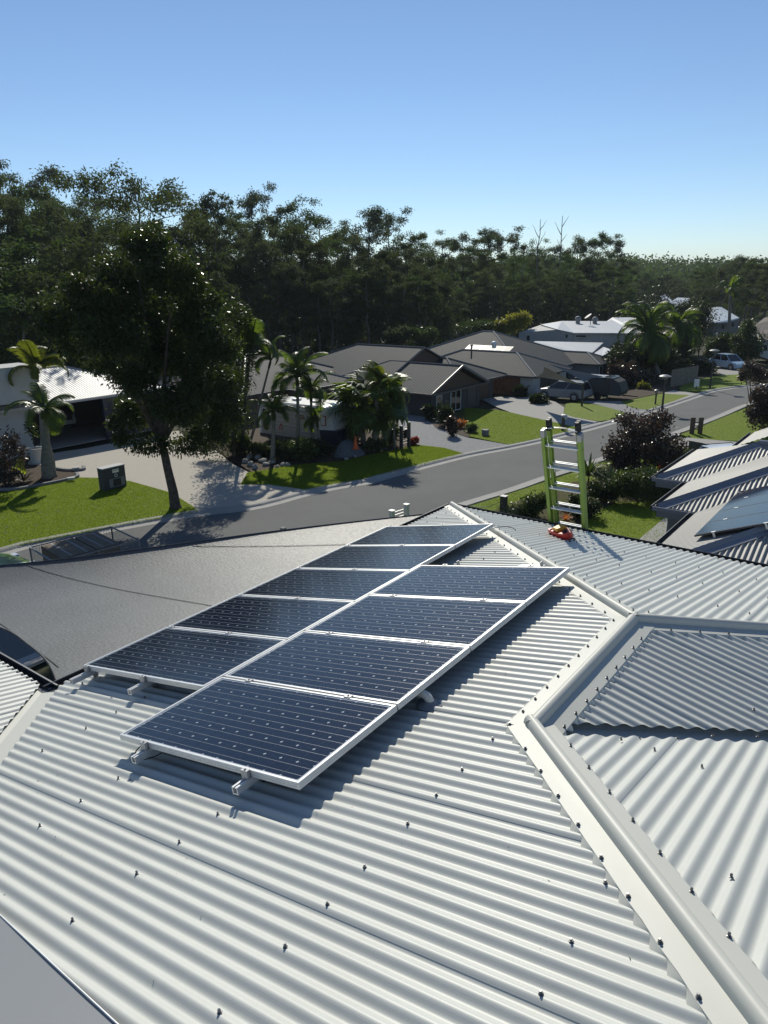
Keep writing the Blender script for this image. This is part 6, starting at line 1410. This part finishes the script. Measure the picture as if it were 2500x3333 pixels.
b = atg(*r3(1270, 612), .1); o = empty('street_sign', b, 'small white sign standing on the far lawn by the bend', 'sign'); mb = MB(); mb.box(b + UP * .75, (.55, .06, .85)); mb.build('board', M_white, o); mb = MB(); mb.box(b + UP * .2, (.08, .08, .5)); mb.build('stake', M_post, o)
b = atg(*r2(1520, 893), .11); o = empty('utility_pit', b, 'small pale box standing on the lawn before the gabled house', 'box'); mb = MB(); mb.box(b + UP * .2, (.42, .42, .4), ax=(D2, N2, UP), bev=.02); mb.build('housing', M_wallg, o); mb = MB(); mb.box(b + UP * .42, (.46, .46, .05), ax=(D2, N2, UP)); mb.build('lid', M_stone, o)
a, b_ = atg(*r3(860, 768), .1), atg(*r3(932, 746), .1); o = empty('stormwater_inlet', (a + b_) / 2, 'dark stormwater inlet set in the kerb beyond the ladder', 'drain'); mb = MB(); mb.bar(a + UP * .06, b_ + UP * .06, .5, .16); mb.build('lintel', M_conc, o); mb = MB(); X_ = (b_ - a).normalized(); mb.bar(a + Vector((X_.y, -X_.x, 0)) * .26 + UP * .03, b_ + Vector((X_.y, -X_.x, 0)) * .26 + UP * .03, .06, .14); mb.build('opening', M_black, o)
# fences
def fence(label, a, b, h, m, n=None, w_=.14, cap=None):
    o = empty('board_fence', (a + b) / 2, label, 'fence'); L = (b - a).length; X = (b - a).normalized(); Yv = Vector((-X.y, X.x, 0)); n = n or int(L / w_); rr_ = random.Random(int(L * 10))
    for i in range(n): p = a.lerp(b, (i + .5) / n); hh = h * rr_.uniform(.985, 1.01); mb = MB(); mb.box(p + UP * hh / 2 + Yv * rr_.uniform(-.008, .008), (L / n - .012, .025, hh), ax=(X, Yv, UP)); mb.build('board', m, o)
    for z in (.25, .8): mb = MB(); mb.bar(a + UP * h * z + Yv * .05, b + UP * h * z + Yv * .05, .06, .09); mb.build('rail', m, o)
    return o
fence('weathered timber boundary fence stepping up to the far bend', atg(*r3(1130, 600)), atg(*r3(1275, 570)), 2.0, M_fence, 34)
fence('dark metal side fence behind the top wing of the neighbouring roof', atg(*r3(1222, 978)), atg(*r3(1330, 1000)), 1.15, M_gutter, 16)
# shade sails of the brown roofed house
M_dsail = mat('dark_shade_cloth', (.15, .155, .16), .6, .3, transl=.1, tcol=(.06, .06, .06), var=.1)
def trisail(label, P_, dip):
    o = empty('shade_sail', (P_[0] + P_[1] + P_[2]) / 3, label, 'shade sail', None); N_ = 12; mb = MB(); vs = []; idx = {}
    cen = (P_[0] + P_[1] + P_[2]) / 3
    for i in range(N_ + 1):
        for j in range(N_ + 1 - i):
            a, b, c = i / N_, j / N_, 1 - (i + j) / N_; p = P_[0] * a + P_[1] * b + P_[2] * c
            e = 4 * max(a * b * (1 - c) if c < .34 else a * b, b * c, c * a); edge = max((1 - 3 * min(a, b, c)), 0); p = p.lerp(cen, dip * edge * e * .8) - UP * (3 * a * b * c * 1.2); idx[i, j] = len(vs); vs.append(p)
    fs = []
    for i in range(N_):
        for j in range(N_ - i):
            fs.append((idx[i, j], idx[i + 1, j], idx[i, j + 1]))
            if j < N_ - i - 1: fs.append((idx[i + 1, j], idx[i + 1, j + 1], idx[i, j + 1]))
    mb.add(vs, fs); mb.build('sail_fabric', M_dsail, o, smooth=True); return o
zq = 1.9
trisail('dark triangular shade sail hung from the corner of the brown roof', [at(*r3(450, 486), 3.5), at(*r3(408, 541), 1.7), at(*r3(662, 588), 1.75)], .22)
trisail('dark triangular shade sail stretched towards the camper', [at(*r3(470, 470), 3.7), at(*r3(668, 572), 1.9), at(*r3(775, 541), 2.1)], .25)
for (x, y0, y1), lb in (((657, 575, 700), 'dark steel sail post beside the white SUV'), ((793, 545, 665), 'dark steel sail post beside the camper')):
    b = atg(*r3(x - 4, y1), .1); t = atY(*r3(x + 4, y0), b.y); mb = MB(); mb.tube([b - UP * .2, t], .10, 10); tag(mb.build('sail_post', M_post, origin=b), lb, 'post', 'posts of the dark shade sails')
# camper trailer beside it
cp = atg(*r3(765, 668)); CP = empty('camper_trailer', cp, 'dark camper trailer with a white roof panel parked on the gravel beside the sails', 'trailer')
def cpx(x, y, z): return cp + FX * x + SX * y + UP * z
mb = MB(); n_ = [(-3.2, .55), (-3.2, 2.05), (.9, 2.2), (1.5, 1.9), (1.9, 1.0), (1.7, .55)]; vs = [cpx(x, 0, z) for x, z in n_] + [cpx(x, 2.1, z) for x, z in n_]; k_ = len(n_)
mb.add(vs, [tuple(range(k_)), tuple(range(2 * k_ - 1, k_ - 1, -1))] + [(i, i + k_, (i + 1) % k_ + k_, (i + 1) % k_) for i in range(k_)]); mb.build('body', M_walld, CP)
mb = MB(); mb.box(cpx(-1.1, 1.05, 2.27), (3.9, 1.9, .06), ax=(FX, SX, UP)); mb.build('roof_panel', M_carw, CP); mb = MB(); mb.box(cpx(-2.6, 1.05, 2.33), (.9, 1.7, .05), ax=(FX, SX, UP)); mb.box(cpx(.35, 1.05, 2.33), (.8, 1.7, .05), ax=(FX, SX, UP)); mb.build('solar_mat', M_glass, CP)
for y in (.1, 2.0): mb = MB(); mb.lathe(cpx(-.6, y, .4), [(.38, -.12), (.40, 0), (.38, .12)], 14, ax=(FX, UP, SX)); mb.build('wheel', M_tyre, CP)
mb = MB(); mb.bar(cpx(1.6, 1.05, .5), cpx(3.2, 1.05, .5), .1); mb.build('drawbar', M_black, CP)
# fallen leaves on the left lawn and a few on the gutter
for (u, v) in ((12, 1138), (37, 1107), (83, 1107), (122, 1104), (20, 1167), (8, 1150), (75, 1135), (204, 1096)):
    p = atg(u, v, .16); mb = MB(); mb.add([p, p + Vector((.09, .03, .03)), p + Vector((.17, .01, .01)), p + Vector((.08, -.05, .02))], [(0, 1, 2, 3)]); tag(mb.build('fallen_leaf', M_wallw, origin=p), 'pale fallen leaf lying on the left lawn', 'leaf', 'fallen leaves on the left lawn')
# ================================================================ thin air haze round the whole scene
mb = MB(); mb.box((150, 1250, 35), (2500, 3100, 84)); hm_ = bpy.data.materials.new('haze_air'); hm_.use_nodes = True
N_ = hm_.node_tree.nodes; N_.remove(N_['Principled BSDF']); pv_ = N_.new('ShaderNodeVolumePrincipled'); pv_.inputs['Color'].default_value = (.86, .92, 1, 1); pv_.inputs['Density'].default_value = .00016; pv_.inputs['Anisotropy'].default_value = .0
hm_.node_tree.links.new(pv_.outputs[0], N_['Material Output'].inputs['Volume']); tag(mb.build('haze', hm_), kind='stuff')
